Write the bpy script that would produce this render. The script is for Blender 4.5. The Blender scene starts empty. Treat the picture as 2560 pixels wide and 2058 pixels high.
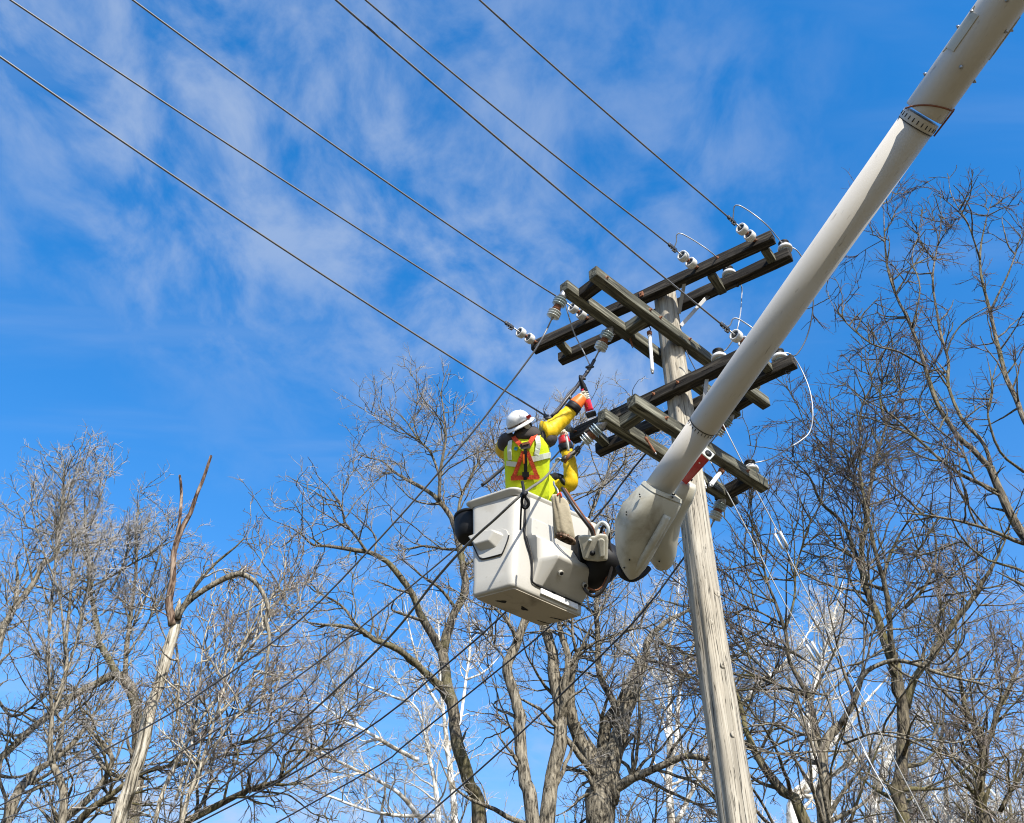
import bpy, math, random
import numpy as np
from mathutils import Vector, Matrix, Quaternion

# ------------------------------------------------------------------ camera, sky, sun, exposure
SC = bpy.context.scene
COL = SC.collection
FPX, IW, IH = 2600.0, 2560, 2058
PITCH = math.radians(41.06)
CAMZ = 1.6
cam = bpy.data.cameras.new('camera')
cam.sensor_width = 36.0
cam.lens = 36.0 * FPX / IW
cam.clip_start, cam.clip_end = 0.1, 3000
camo = bpy.data.objects.new('camera', cam)
COL.objects.link(camo)
camo.location = (0, 0, CAMZ)
camo.rotation_euler = (math.pi / 2 + PITCH, 0, 0)
SC.camera = camo

SUN_AZ, SUN_EL = math.radians(153), math.radians(38)     # azimuth clockwise from +Y
world = bpy.data.worlds.new('World')
SC.world = world
world.use_nodes = True


def build_world():
    nt = world.node_tree
    nt.nodes.clear()
    N = nt.nodes.new
    L = nt.links.new
    out = N('ShaderNodeOutputWorld')
    bg = N('ShaderNodeBackground')
    sky = N('ShaderNodeTexSky')
    sky.sky_type = 'NISHITA'
    sky.sun_disc = False
    sky.sun_elevation = SUN_EL
    sky.sun_rotation = SUN_AZ
    sky.altitude = 200
    sky.air_density = 1.0
    sky.dust_density = 1.1
    sky.ozone_density = 3.0
    hsv = N('ShaderNodeHueSaturation')
    hsv.inputs['Saturation'].default_value = 1.40
    hsv.inputs['Value'].default_value = 1.0
    L(sky.outputs[0], hsv.inputs['Color'])
    geo = N('ShaderNodeTexCoord')
    sep = N('ShaderNodeSeparateXYZ')
    L(geo.outputs['Generated'], sep.inputs[0])
    mz = N('ShaderNodeMath'); mz.operation = 'MAXIMUM'; mz.inputs[1].default_value = 0.06
    L(sep.outputs['Z'], mz.inputs[0])
    dx = N('ShaderNodeMath'); dx.operation = 'DIVIDE'
    dy = N('ShaderNodeMath'); dy.operation = 'DIVIDE'
    L(sep.outputs['X'], dx.inputs[0]); L(mz.outputs[0], dx.inputs[1])
    L(sep.outputs['Y'], dy.inputs[0]); L(mz.outputs[0], dy.inputs[1])
    com = N('ShaderNodeCombineXYZ')
    L(dx.outputs[0], com.inputs[0]); L(dy.outputs[0], com.inputs[1])
    # a high, thin cloud sheet: large soft patches broken up by fine wisps
    mp = N('ShaderNodeMapping')
    mp.inputs['Rotation'].default_value = (0, 0, math.radians(-32))
    mp.inputs['Scale'].default_value = (1.0, 0.62, 1)
    mp.inputs['Location'].default_value = (6.04, -1.21, 0)
    L(com.outputs[0], mp.inputs[0])
    big = N('ShaderNodeTexNoise'); big.inputs['Scale'].default_value = 1.05; big.inputs['Detail'].default_value = 2.0
    L(mp.outputs[0], big.inputs['Vector'])
    rb = N('ShaderNodeMapRange'); rb.interpolation_type = 'SMOOTHSTEP'
    rb.inputs['From Min'].default_value = 0.45; rb.inputs['From Max'].default_value = 0.66
    L(big.outputs['Fac'], rb.inputs['Value'])
    mp2 = N('ShaderNodeMapping')
    mp2.inputs['Rotation'].default_value = (0, 0, math.radians(28))
    mp2.inputs['Scale'].default_value = (1.0, 0.70, 1)
    L(com.outputs[0], mp2.inputs[0])
    wis = N('ShaderNodeTexNoise'); wis.inputs['Scale'].default_value = 8.5; wis.inputs['Detail'].default_value = 8.0
    wis.inputs['Roughness'].default_value = 0.58; wis.inputs['Distortion'].default_value = 0.3
    L(mp2.outputs[0], wis.inputs['Vector'])
    rw = N('ShaderNodeMapRange'); rw.interpolation_type = 'SMOOTHSTEP'
    rw.inputs['From Min'].default_value = 0.32; rw.inputs['From Max'].default_value = 0.70
    L(wis.outputs['Fac'], rw.inputs['Value'])
    mul = N('ShaderNodeMath'); mul.operation = 'MULTIPLY'
    L(rb.outputs[0], mul.inputs[0]); L(rw.outputs[0], mul.inputs[1])
    # faint streaks everywhere
    mp3 = N('ShaderNodeMapping')
    mp3.inputs['Rotation'].default_value = (0, 0, math.radians(-40))
    mp3.inputs['Scale'].default_value = (0.5, 2.6, 1)
    L(com.outputs[0], mp3.inputs[0])
    stn = N('ShaderNodeTexNoise'); stn.inputs['Scale'].default_value = 2.2; stn.inputs['Detail'].default_value = 6.0
    stn.inputs['Distortion'].default_value = 0.4
    L(mp3.outputs[0], stn.inputs['Vector'])
    rs = N('ShaderNodeMapRange'); rs.interpolation_type = 'SMOOTHSTEP'
    rs.inputs['From Min'].default_value = 0.48; rs.inputs['From Max'].default_value = 0.85
    rs.inputs['To Max'].default_value = 0.22
    L(stn.outputs['Fac'], rs.inputs['Value'])
    m2 = N('ShaderNodeMath'); m2.operation = 'MULTIPLY'; m2.inputs[1].default_value = 0.58
    L(mul.outputs[0], m2.inputs[0])
    mx = N('ShaderNodeMath'); mx.operation = 'MAXIMUM'
    L(m2.outputs[0], mx.inputs[0]); L(rs.outputs[0], mx.inputs[1])
    mix = N('ShaderNodeMix'); mix.data_type = 'RGBA'
    # the thin sheet looks denser the flatter one looks through it
    z2 = N('ShaderNodeMath'); z2.operation = 'POWER'; z2.inputs[1].default_value = -2.0
    L(mz.outputs[0], z2.inputs[0])
    vl = N('ShaderNodeMath'); vl.operation = 'MULTIPLY_ADD'; vl.inputs[1].default_value = 0.042; vl.inputs[2].default_value = -0.05
    L(z2.outputs[0], vl.inputs[0])
    vc = N('ShaderNodeMath'); vc.operation = 'MINIMUM'; vc.inputs[1].default_value = 0.8
    L(vl.outputs[0], vc.inputs[0])
    ad = N('ShaderNodeMath'); ad.operation = 'ADD'; ad.use_clamp = True
    L(mx.outputs[0], ad.inputs[0]); L(vc.outputs[0], ad.inputs[1])
    L(ad.outputs[0], mix.inputs['Factor'])
    L(hsv.outputs[0], mix.inputs['A'])
    mix.inputs['B'].default_value = (1.75, 2.05, 2.55, 1)
    L(mix.outputs['Result'], bg.inputs['Color'])
    bg.inputs['Strength'].default_value = 0.15
    L(bg.outputs[0], out.inputs['Surface'])


build_world()
sd = bpy.data.lights.new('sun', 'SUN')
sd.energy = 3.6
sd.angle = math.radians(0.53)
sd.color = (1.0, 0.955, 0.88)
so = bpy.data.objects.new('sun', sd)
COL.objects.link(so)
SUNV = Vector((math.sin(SUN_AZ) * math.cos(SUN_EL), math.cos(SUN_AZ) * math.cos(SUN_EL), math.sin(SUN_EL)))
so.rotation_euler = SUNV.to_track_quat('Z', 'Y').to_euler()
so.location = (0, 0, 40)
SC.view_settings.view_transform = 'Standard'
SC.view_settings.look = 'None'
SC.view_settings.exposure = 1.10
SC.view_settings.gamma = 1.0
SC.view_settings.use_curve_mapping = False
SC.render.engine = 'CYCLES'
SC.cycles.filter_width = 1.1

# ------------------------------------------------------------------ survey helpers
# Directions were read off the photograph; each thing is then set at its own real distance.
cp, sp = math.cos(PITCH), math.sin(PITCH)
CAM = np.array([0, 0, CAMZ])


def ray(x, y):
    a = (x - IW / 2) / FPX
    b = (IH / 2 - y) / FPX
    return np.array([a, cp - sp * b, sp + cp * b])


def at(x, y, d): return CAM + ray(x, y) * d
def atz(x, y, z):
    r = ray(x, y)
    return CAM + r * ((z - CAMZ) / r[2])
def aty(x, y, Y):
    r = ray(x, y)
    return CAM + r * (Y / r[1])
def atplane(x, y, p0, az):
    n = np.array([math.cos(az), -math.sin(az), 0])
    r = ray(x, y)
    return CAM + r * (np.dot(np.array(p0) - CAM, n) / np.dot(r, n))
def depth(p):
    d = np.array(p) - CAM
    return d[1] * cp + d[2] * sp
def norm(v):
    v = np.array(v, float)
    return v / np.linalg.norm(v)


# ------------------------------------------------------------------ object helpers
LOC = {}


def tag(o, label, cat, group=None):
    o['label'] = label
    o['category'] = cat
    if group:
        o['group'] = group
    return o


def thing(name, label, cat, loc=(0, 0, 0), group=None):
    o = bpy.data.objects.new(name, None)
    o.empty_display_size = 0.2
    COL.objects.link(o)
    o.location = loc
    LOC[o] = np.array(loc, float)
    return tag(o, label, cat, group)


def mesh_np(name, V, quads=None, tris=None, smooth=True, polys=None):
    me = bpy.data.meshes.new(name)
    V = np.asarray(V, dtype=np.float32)
    if polys is not None:
        me.from_pydata([tuple(map(float, v)) for v in V], [], [tuple(int(i) for i in p) for p in polys])
    else:
        nq = 0 if quads is None else len(quads)
        nt_ = 0 if tris is None else len(tris)
        me.vertices.add(len(V))
        me.vertices.foreach_set('co', V.ravel())
        idx = []
        starts = []
        if nq:
            idx.append(np.asarray(quads, np.int32).ravel())
            starts.append(np.arange(nq, dtype=np.int32) * 4)
        if nt_:
            idx.append(np.asarray(tris, np.int32).ravel())
            starts.append(nq * 4 + np.arange(nt_, dtype=np.int32) * 3)
        idx = np.concatenate(idx)
        me.loops.add(len(idx))
        me.loops.foreach_set('vertex_index', idx)
        me.polygons.add(nq + nt_)
        me.polygons.foreach_set('loop_start', np.concatenate(starts))
        me.update(calc_edges=True)
    if smooth:
        me.polygons.foreach_set('use_smooth', np.ones(len(me.polygons), dtype=bool))
    me.update()
    return me


def link(name, me, mat, parent=None, base=None):
    o = bpy.data.objects.new(name, me)
    COL.objects.link(o)
    if mat is not None:
        me.materials.append(mat)
    if parent is not None:
        o.parent = parent
        LOC[o] = LOC[parent]
    else:
        LOC[o] = np.zeros(3)
    return o


def root_of(parent):
    return LOC[parent] if parent is not None else np.zeros(3)


def obj(name, V, F, mat, parent=None, smooth=True, bevel=0.0, seg=2, sub=0, auto=None):
    """mesh given in world coordinates, polygons as lists; parented things keep their place"""
    V = np.asarray(V, float)
    if parent is None:
        base = V.mean(axis=0)
        base[2] = V[:, 2].min()
    else:
        base = root_of(parent)
    me = mesh_np(name, V - base, polys=F, smooth=smooth)
    o = link(name, me, mat, parent)
    if parent is None:
        o.location = base
        LOC[o] = base
    if bevel:
        m = o.modifiers.new('bevel', 'BEVEL')
        m.width = bevel
        m.segments = seg
        m.limit_method = 'ANGLE'
        m.angle_limit = math.radians(35)
    if sub:
        m = o.modifiers.new('subsurf', 'SUBSURF')
        m.levels = sub
        m.render_levels = sub
    return o


def frame(t, ref=None):
    t = norm(t)
    if ref is None:
        ref = np.array([0, 0, 1.0]) if abs(t[2]) < 0.95 else np.array([1.0, 0, 0])
    a = norm(np.cross(ref, t))
    b = np.cross(t, a)
    return a, b


def catmull(P, step):
    P = np.asarray(P, float)
    if len(P) == 2:
        n = max(2, int(np.linalg.norm(P[1] - P[0]) / step) + 1)
        return P[0] + (P[1] - P[0]) * np.linspace(0, 1, n)[:, None]
    Q = np.vstack([2 * P[0] - P[1], P, 2 * P[-1] - P[-2]])
    out = []
    for i in range(1, len(Q) - 2):
        n = max(2, int(np.linalg.norm(Q[i + 1] - Q[i]) / step) + 1)
        t = np.linspace(0, 1, n, endpoint=False)[:, None]
        a, b, c, d = Q[i - 1], Q[i], Q[i + 1], Q[i + 2]
        out.append(0.5 * (2 * b + (c - a) * t + (2 * a - 5 * b + 4 * c - d) * t ** 2 + (3 * b - a - 3 * c + d) * t ** 3))
    out.append(P[-1:])
    return np.vstack(out)


def tube_vf(P, R, k=8, caps=True, jit=0.0, rng=None):
    P = np.asarray(P, float)
    n = len(P)
    R = np.broadcast_to(np.asarray(R, float), (n,))
    T = np.gradient(P, axis=0)
    T /= np.linalg.norm(T, axis=1)[:, None] + 1e-12
    a, b = frame(T[0])
    V = []
    ang = np.arange(k) * 2 * math.pi / k
    for i in range(n):
        a = a - T[i] * np.dot(a, T[i])
        a = norm(a)
        b = np.cross(T[i], a)
        r = R[i]
        rr = r * (1 + (rng.normal(0, jit, k) if jit else 0))
        V.append(P[i] + (np.cos(ang) * rr)[:, None] * a + (np.sin(ang) * rr)[:, None] * b)
    V = np.vstack(V)
    F = []
    for i in range(n - 1):
        for j in range(k):
            j2 = (j + 1) % k
            F.append((i * k + j, i * k + j2, (i + 1) * k + j2, (i + 1) * k + j))
    if caps:
        F.append(tuple(range(k - 1, -1, -1)))
        F.append(tuple((n - 1) * k + j for j in range(k)))
    return V, F


def tube(name, P, R, mat, parent=None, k=8, caps=True, jit=0.0, rng=None):
    V, F = tube_vf(P, R, k, caps, jit, rng)
    return obj(name, V, F, mat, parent)


def lathe_vf(p0, axis, prof, k=20, ref=None):
    """prof: list of (distance along the axis, radius)"""
    t = norm(axis)
    a, b = frame(t, ref)
    ang = np.arange(k) * 2 * math.pi / k
    V = []
    for s, r in prof:
        V.append(np.array(p0) + t * s + (np.cos(ang) * r)[:, None] * a + (np.sin(ang) * r)[:, None] * b)
    V = np.vstack(V)
    F = []
    n = len(prof)
    for i in range(n - 1):
        for j in range(k):
            j2 = (j + 1) % k
            F.append((i * k + j, i * k + j2, (i + 1) * k + j2, (i + 1) * k + j))
    F.append(tuple(range(k - 1, -1, -1)))
    F.append(tuple((n - 1) * k + j for j in range(k)))
    return V, F


def lathe(name, p0, axis, prof, mat, parent=None, k=20, bevel=0):
    V, F = lathe_vf(p0, axis, prof, k)
    return obj(name, V, F, mat, parent, bevel=bevel)


def join_vf(parts):
    V, F, n = [], [], 0
    for v, f in parts:
        V.append(v)
        F += [tuple(i + n for i in p) for p in f]
        n += len(v)
    return np.vstack(V), F


def beam(name, p0, p1, w, h, mat, parent=None, bevel=0.008, up=(0, 0, 1), nseg=8, rough=0.0, rng=None):
    """sawn timber from p0 to p1; its own axes follow the grain (local X = length)"""
    p0, p1 = np.array(p0, float), np.array(p1, float)
    L = np.linalg.norm(p1 - p0)
    t = (p1 - p0) / L
    s = norm(np.cross(up, t))
    u = np.cross(t, s)
    V, F = [], []
    for i in range(nseg + 1):
        x = -L / 2 + L * i / nseg
        for (y, z) in ((-1, -1), (1, -1), (1, 1), (-1, 1)):
            j = rng.normal(0, rough, 2) if rough else (0, 0)
            V.append((x, y * w / 2 + j[0], z * h / 2 + j[1]))
    for i in range(nseg):
        for j in range(4):
            j2 = (j + 1) % 4
            F.append((i * 4 + j, i * 4 + j2, (i + 1) * 4 + j2, (i + 1) * 4 + j))
    F.append((3, 2, 1, 0))
    e = nseg * 4
    F.append((e, e + 1, e + 2, e + 3))
    me = mesh_np(name, V, polys=F, smooth=False)
    o = link(name, me, mat, parent)
    mid = (p0 + p1) / 2
    M = Matrix(((t[0], s[0], u[0], mid[0]), (t[1], s[1], u[1], mid[1]), (t[2], s[2], u[2], mid[2]), (0, 0, 0, 1)))
    base = root_of(parent)
    M.translation = Vector(mid - base)
    o.matrix_local = M
    LOC[o] = mid
    if bevel:
        m = o.modifiers.new('bevel', 'BEVEL')
        m.width = bevel
        m.segments = 2
        m.limit_method = 'ANGLE'
        m.angle_limit = math.radians(40)
    return o


def box_vf(c, ex, ey, ez):
    c, ex, ey, ez = map(lambda v: np.array(v, float), (c, ex, ey, ez))
    V = [c + sx * ex + sy * ey + sz * ez for sz in (-1, 1) for (sx, sy) in ((-1, -1), (1, -1), (1, 1), (-1, 1))]
    F = [(3, 2, 1, 0), (4, 5, 6, 7), (0, 1, 5, 4), (1, 2, 6, 5), (2, 3, 7, 6), (3, 0, 4, 7)]
    return np.array(V), F


def loft_vf(rings, caps=True):
    k = len(rings[0])
    V = np.vstack(rings)
    F = []
    for i in range(len(rings) - 1):
        for j in range(k):
            j2 = (j + 1) % k
            F.append((i * k + j, i * k + j2, (i + 1) * k + j2, (i + 1) * k + j))
    if caps:
        F.append(tuple(range(k - 1, -1, -1)))
        F.append(tuple((len(rings) - 1) * k + j for j in range(k)))
    return V, F


# ------------------------------------------------------------------ materials
def mat(name, base, rough=0.6, metal=0.0, spec=0.5, build=None):
    m = bpy.data.materials.new(name)
    m.use_nodes = True
    nt = m.node_tree
    b = nt.nodes['Principled BSDF']
    b.inputs['Base Color'].default_value = (*base, 1)
    b.inputs['Roughness'].default_value = rough
    b.inputs['Metallic'].default_value = metal
    b.inputs['Specular IOR Level'].default_value = spec
    if build:
        build(nt, b)
    return m


def noise(nt, scale, detail=4, rough=0.55, mapscale=None, coord='Object', dist=0.0, rand=True):
    tc = nt.nodes.new('ShaderNodeTexCoord')
    mp = nt.nodes.new('ShaderNodeMapping')
    if mapscale:
        mp.inputs['Scale'].default_value = mapscale
    nt.links.new(tc.outputs[coord], mp.inputs['Vector'])
    if rand:
        oi = nt.nodes.new('ShaderNodeObjectInfo')
        mu = nt.nodes.new('ShaderNodeMath')
        mu.operation = 'MULTIPLY'
        mu.inputs[1].default_value = 37.0
        nt.links.new(oi.outputs['Random'], mu.inputs[0])
        nt.links.new(mu.outputs[0], mp.inputs['Location'])
    n = nt.nodes.new('ShaderNodeTexNoise')
    n.inputs['Scale'].default_value = scale
    n.inputs['Detail'].default_value = detail
    n.inputs['Roughness'].default_value = rough
    n.inputs['Distortion'].default_value = dist
    nt.links.new(mp.outputs[0], n.inputs['Vector'])
    return n.outputs['Fac']


def ramp(nt, fac, stops):
    r = nt.nodes.new('ShaderNodeValToRGB')
    e = r.color_ramp.elements
    while len(e) < len(stops):
        e.new(0.5)
    for i, (p, c) in enumerate(stops):
        e[i].position = p
        e[i].color = (*c, 1) if len(c) == 3 else c
    nt.links.new(fac, r.inputs[0])
    return r.outputs[0]


def mixc(nt, fac, a, b, mode='MIX'):
    m = nt.nodes.new('ShaderNodeMix')
    m.data_type = 'RGBA'
    m.blend_type = mode
    for s, v in (('Factor', fac), ('A', a), ('B', b)):
        if hasattr(v, 'is_linked'):
            nt.links.new(v, m.inputs[s])
        elif s == 'Factor':
            m.inputs[s].default_value = v
        else:
            m.inputs[s].default_value = (*v, 1)
    return m.outputs['Result']


def bump(nt, b, h, strength=0.5, dist=0.01):
    n = nt.nodes.new('ShaderNodeBump')
    n.inputs['Strength'].default_value = strength
    n.inputs['Distance'].default_value = dist
    nt.links.new(h, n.inputs['Height'])
    nt.links.new(n.outputs[0], b.inputs['Normal'])


def wood_mat(name, dark, mid, light, axis_scale, crack=0.45, bstr=0.7, checks=False):
    def build(nt, b):
        g = noise(nt, 1.0, 6, 0.6, axis_scale, dist=0.6)
        c1 = ramp(nt, g, [(0.28, dark), (0.5, mid), (0.72, light)])
        g2 = noise(nt, 3.0, 3, 0.5)
        c2 = mixc(nt, g2, tuple(0.72 * x for x in (1, 1, 1)), (1.15, 1.15, 1.12))
        c = mixc(nt, 0.8, c1, c2, 'MULTIPLY')
        ax2 = tuple(2.3 * x for x in axis_scale)
        g3 = noise(nt, 1.0, 3, 0.5, ax2, dist=0.3)
        if checks:
            g4 = noise(nt, 1.0, 2, 0.5, (1.7 * axis_scale[0], 1.7 * axis_scale[1], 0.8 * axis_scale[2]), dist=0.1)
            sb = nt.nodes.new('ShaderNodeMath'); sb.operation = 'SUBTRACT'; sb.inputs[1].default_value = 0.5
            ab = nt.nodes.new('ShaderNodeMath'); ab.operation = 'ABSOLUTE'
            nt.links.new(g4, sb.inputs[0]); nt.links.new(sb.outputs[0], ab.inputs[0])
            g5 = noise(nt, 1.6, 3, 0.5)
            wd = nt.nodes.new('ShaderNodeMapRange')
            wd.inputs['From Min'].default_value = 0.35; wd.inputs['From Max'].default_value = 0.7
            wd.inputs['To Min'].default_value = 0.004; wd.inputs['To Max'].default_value = 0.034
            nt.links.new(g5, wd.inputs['Value'])
            gt = nt.nodes.new('ShaderNodeMath'); gt.operation = 'DIVIDE'
            nt.links.new(ab.outputs[0], gt.inputs[0]); nt.links.new(wd.outputs[0], gt.inputs[1])
            cr = ramp(nt, gt.outputs[0], [(0.35, (0, 0, 0)), (0.95, (1, 1, 1))])
        else:
            cr = ramp(nt, g3, [(crack - 0.10, (0, 0, 0)), (crack - 0.03, (1, 1, 1))])
        c = mixc(nt, cr, tuple(0.22 * x for x in mid), c)
        nt.links.new(c, b.inputs['Base Color'])
        mm = nt.nodes.new('ShaderNodeMath'); mm.operation = 'ADD'
        nt.links.new(g, mm.inputs[0]); nt.links.new(cr, mm.inputs[1])
        bump(nt, b, mm.outputs[0], bstr, 0.006)
    return mat(name, mid, 0.85, spec=0.2, build=build)


def bark_mat(name, dark, light, sc=(24, 24, 4.5), moss=None, bstr=1.0):
    def build(nt, b):
        g = noise(nt, 1.0, 7, 0.65, sc, dist=0.7)
        c = ramp(nt, g, [(0.40, tuple(0.22 * x for x in dark)), (0.47, dark), (0.64, light)])
        if moss:
            g2 = noise(nt, 0.9, 4, 0.6)
            f = ramp(nt, g2, [(0.48, (0, 0, 0)), (0.68, (0.75, 0.75, 0.75))])
            c = mixc(nt, f, c, moss)
        nt.links.new(c, b.inputs['Base Color'])
        bump(nt, b, g, bstr, 0.03)
    return mat(name, dark, 0.9, spec=0.15, build=build)


def sycamore_mat():
    def build(nt, b):
        g = noise(nt, 2.6, 5, 0.6, (1.6, 1.6, 0.9), dist=0.8)
        c = ramp(nt, g, [(0.40, (0.20, 0.17, 0.125)), (0.47, (0.46, 0.43, 0.36)), (0.55, (0.72, 0.70, 0.64)), (0.75, (0.80, 0.79, 0.75))])
        nt.links.new(c, b.inputs['Base Color'])
        bump(nt, b, g, 0.25, 0.01)
    return mat('sycamore_bark', (0.6, 0.58, 0.52), 0.75, spec=0.2, build=build)


def dirty_white(name, base, grime, amount=0.5, scale=3.0, axis=(1, 1, 1), rough=0.38, speck=0.45):
    def build(nt, b):
        g = noise(nt, scale, 6, 0.62, axis, dist=0.4, rand=False)
        f = ramp(nt, g, [(0.52, (0, 0, 0)), (0.80, (amount, amount, amount))])
        c = mixc(nt, f, base, grime)
        g2 = noise(nt, scale * 9, 3, 0.5, tuple(a for a in axis), rand=False)
        f2 = ramp(nt, g2, [(0.66, (0, 0, 0)), (0.78, (0.7 * speck,) * 3)])
        c = mixc(nt, f2, c, tuple(0.45 * x for x in grime))
        nt.links.new(c, b.inputs['Base Color'])
        g6 = noise(nt, 1.0, 3, 0.6, (34 * axis[0], 34 * axis[1], 5 * axis[2]), rand=False)
        f6 = ramp(nt, g6, [(0.70, (0, 0, 0)), (0.80, (0.8 * speck,) * 3)])
        c = mixc(nt, f6, c, tuple(0.35 * x for x in grime))
        nt.links.new(c, b.inputs['Base Color'])
        r = ramp(nt, g, [(0.3, (rough,) * 3), (0.8, (rough + 0.25,) * 3)])
        nt.links.new(r, b.inputs['Roughness'])
        g3 = noise(nt, 60, 2, 0.5, rand=False)
        bump(nt, b, g3, 0.05, 0.002)
    return mat(name, base, rough, build=build)


def cloth_mat(name, base, var=0.25, scale=14, bstr=0.5, rough=0.8):
    def build(nt, b):
        g = noise(nt, scale, 4, 0.55, rand=False)
        c = mixc(nt, g, tuple(x * (1 - var) for x in base), tuple(min(1, x * (1 + var)) for x in base))
        nt.links.new(c, b.inputs['Base Color'])
        bump(nt, b, g, bstr, 0.02)
    return mat(name, base, rough, spec=0.25, build=build)


M = {}
M['pole'] = wood_mat('weathered_pole_wood', (0.22, 0.19, 0.145), (0.38, 0.34, 0.27), (0.52, 0.48, 0.395), (22, 22, 1.1), 0.44, 1.0, True)
M['arm_dark'] = wood_mat('dark_creosote_timber', (0.007, 0.006, 0.005), (0.026, 0.022, 0.017), (0.12, 0.103, 0.08), (1.6, 26, 26), 0.40)
M['arm_grey'] = wood_mat('grey_weathered_timber', (0.024, 0.023, 0.017), (0.088, 0.085, 0.063), (0.29, 0.28, 0.215), (1.6, 26, 26), 0.40)
M['boom'] = dirty_white('fibreglass_boom', (0.51, 0.475, 0.41), (0.25, 0.20, 0.13), 0.5, 1.6, (2.2, 2.2, 0.5), 0.38, 0.85)
M['cover'] = dirty_white('dirty_fibreglass_cover', (0.45, 0.425, 0.335), (0.15, 0.115, 0.06), 0.85, 2.4, (1.2, 1.2, 1.2), 0.45, 0.2)
M['bucket'] = dirty_white('bucket_fibreglass', (0.43, 0.41, 0.355), (0.22, 0.18, 0.115), 0.5, 1.9, (1, 1, 1), 0.42)
M['bottom'] = dirty_white('scuffed_bucket_floor', (0.42, 0.37, 0.29), (0.05, 0.04, 0.03), 0.9, 3.2, (1.0, 1.0, 1.0), 0.6)
M['white'] = mat('white_porcelain', (0.64, 0.63, 0.59), 0.2)
M['grey_porcelain'] = mat('grey_porcelain', (0.30, 0.36, 0.36), 0.16)
M['pale_grey'] = mat('pale_grey_porcelain', (0.52, 0.54, 0.50), 0.22)
M['black'] = mat('black_rubber', (0.006, 0.006, 0.0065), 0.6, spec=0.3)
M['hose'] = mat('black_hose', (0.02, 0.016, 0.015), 0.45)
M['galv'] = mat('galvanised_steel', (0.33, 0.33, 0.33), 0.45, 0.8)
M['dark_metal'] = mat('dark_steel', (0.06, 0.058, 0.055), 0.5, 0.6)
M['rust'] = cloth_mat('rusty_iron', (0.22, 0.09, 0.045), 0.5, 60, 0.4)
M['wire'] = mat('aged_aluminium_wire', (0.17, 0.17, 0.175), 0.55, 0.45)
M['wire_dark'] = mat('dark_cable', (0.045, 0.045, 0.05), 0.6)
M['jumper'] = mat('pale_jumper_wire', (0.36, 0.37, 0.38), 0.45, 0.3)
M['rope'] = cloth_mat('grey_rope', (0.16, 0.155, 0.14), 0.4, 120, 0.8)
M['white_rope'] = mat('pale_guy_strand', (0.50, 0.50, 0.48), 0.5)
M['red'] = mat('red_paint', (0.42, 0.018, 0.016), 0.35)
M['glass_white'] = mat('white_fibreglass_rod', (0.80, 0.79, 0.75), 0.3)
M['vest'] = cloth_mat('hi_vis_vest', (0.60, 0.70, 0.018), 0.10, 10, 0.35)
M['reflect'] = mat('reflective_tape', (0.62, 0.66, 0.55), 0.35)
M['yellow'] = cloth_mat('yellow_rubber_sleeve', (0.72, 0.47, 0.010), 0.12, 7, 0.45, 0.5)
M['orange'] = mat('orange_rubber_glove', (0.85, 0.17, 0.015), 0.42)
M['leather'] = cloth_mat('pale_leather_glove', (0.62, 0.57, 0.45), 0.25, 40, 0.8)
M['strap'] = cloth_mat('red_harness_webbing', (0.56, 0.07, 0.025), 0.2, 90, 0.3)
M['hood'] = cloth_mat('charcoal_fleece', (0.055, 0.048, 0.044), 0.2, 14, 0.4)
M['skin'] = mat('skin', (0.48, 0.27, 0.18), 0.55)
M['balaclava'] = cloth_mat('black_knit', (0.014, 0.013, 0.013), 0.3, 80, 0.6)
M['helmet'] = mat('white_helmet_shell', (0.70, 0.70, 0.68), 0.22)
M['helmet_mark'] = mat('grey_print', (0.38, 0.38, 0.38), 0.5)
M['canvas'] = cloth_mat('canvas_bag', (0.46, 0.40, 0.28), 0.2, 9, 0.5)
M['drill_red'] = mat('red_tool_plastic', (0.62, 0.02, 0.05), 0.35)
M['teal'] = mat('teal_print', (0.02, 0.22, 0.30), 0.5)
M['bark_a'] = bark_mat('oak_bark', (0.13, 0.112, 0.082), (0.33, 0.29, 0.215))
M['bark_b'] = bark_mat('dark_bark', (0.105, 0.088, 0.064), (0.26, 0.222, 0.16), moss=(0.125, 0.115, 0.045))
M['bark_c'] = bark_mat('mossy_bark', (0.078, 0.066, 0.047), (0.21, 0.175, 0.115), moss=(0.17, 0.15, 0.055))
M['bark_tan'] = bark_mat('pale_tan_bark', (0.33, 0.29, 0.215), (0.58, 0.53, 0.43), (20, 20, 1.8), bstr=1.3)
M['bark_peel'] = bark_mat('stripped_brown_bark', (0.10, 0.062, 0.042), (0.34, 0.255, 0.185), (16, 16, 2.0), bstr=0.5)
M['syc'] = sycamore_mat()
M['twig_grey'] = mat('grey_twigs', (0.35, 0.325, 0.29), 0.85, spec=0.15)
M['twig_brown'] = mat('brown_twigs', (0.24, 0.20, 0.165), 0.85, spec=0.15)
M['twig_dark'] = mat('dark_purple_twigs', (0.12, 0.098, 0.09), 0.85, spec=0.15)
M['twig_syc'] = mat('sycamore_twigs', (0.50, 0.465, 0.40), 0.8, spec=0.15)


def ground_build(nt, b):
    g = noise(nt, 0.35, 8, 0.65, rand=False)
    c = ramp(nt, g, [(0.35, (0.07, 0.06, 0.037)), (0.55, (0.13, 0.107, 0.066)), (0.7, (0.10, 0.10, 0.052))])
    nt.links.new(c, b.inputs['Base Color'])
    g2 = noise(nt, 12, 4, 0.6, rand=False)
    bump(nt, b, g2, 0.8, 0.05)


M['ground'] = mat('winter_grass', (0.14, 0.12, 0.07), 0.95, spec=0.1, build=ground_build)

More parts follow.
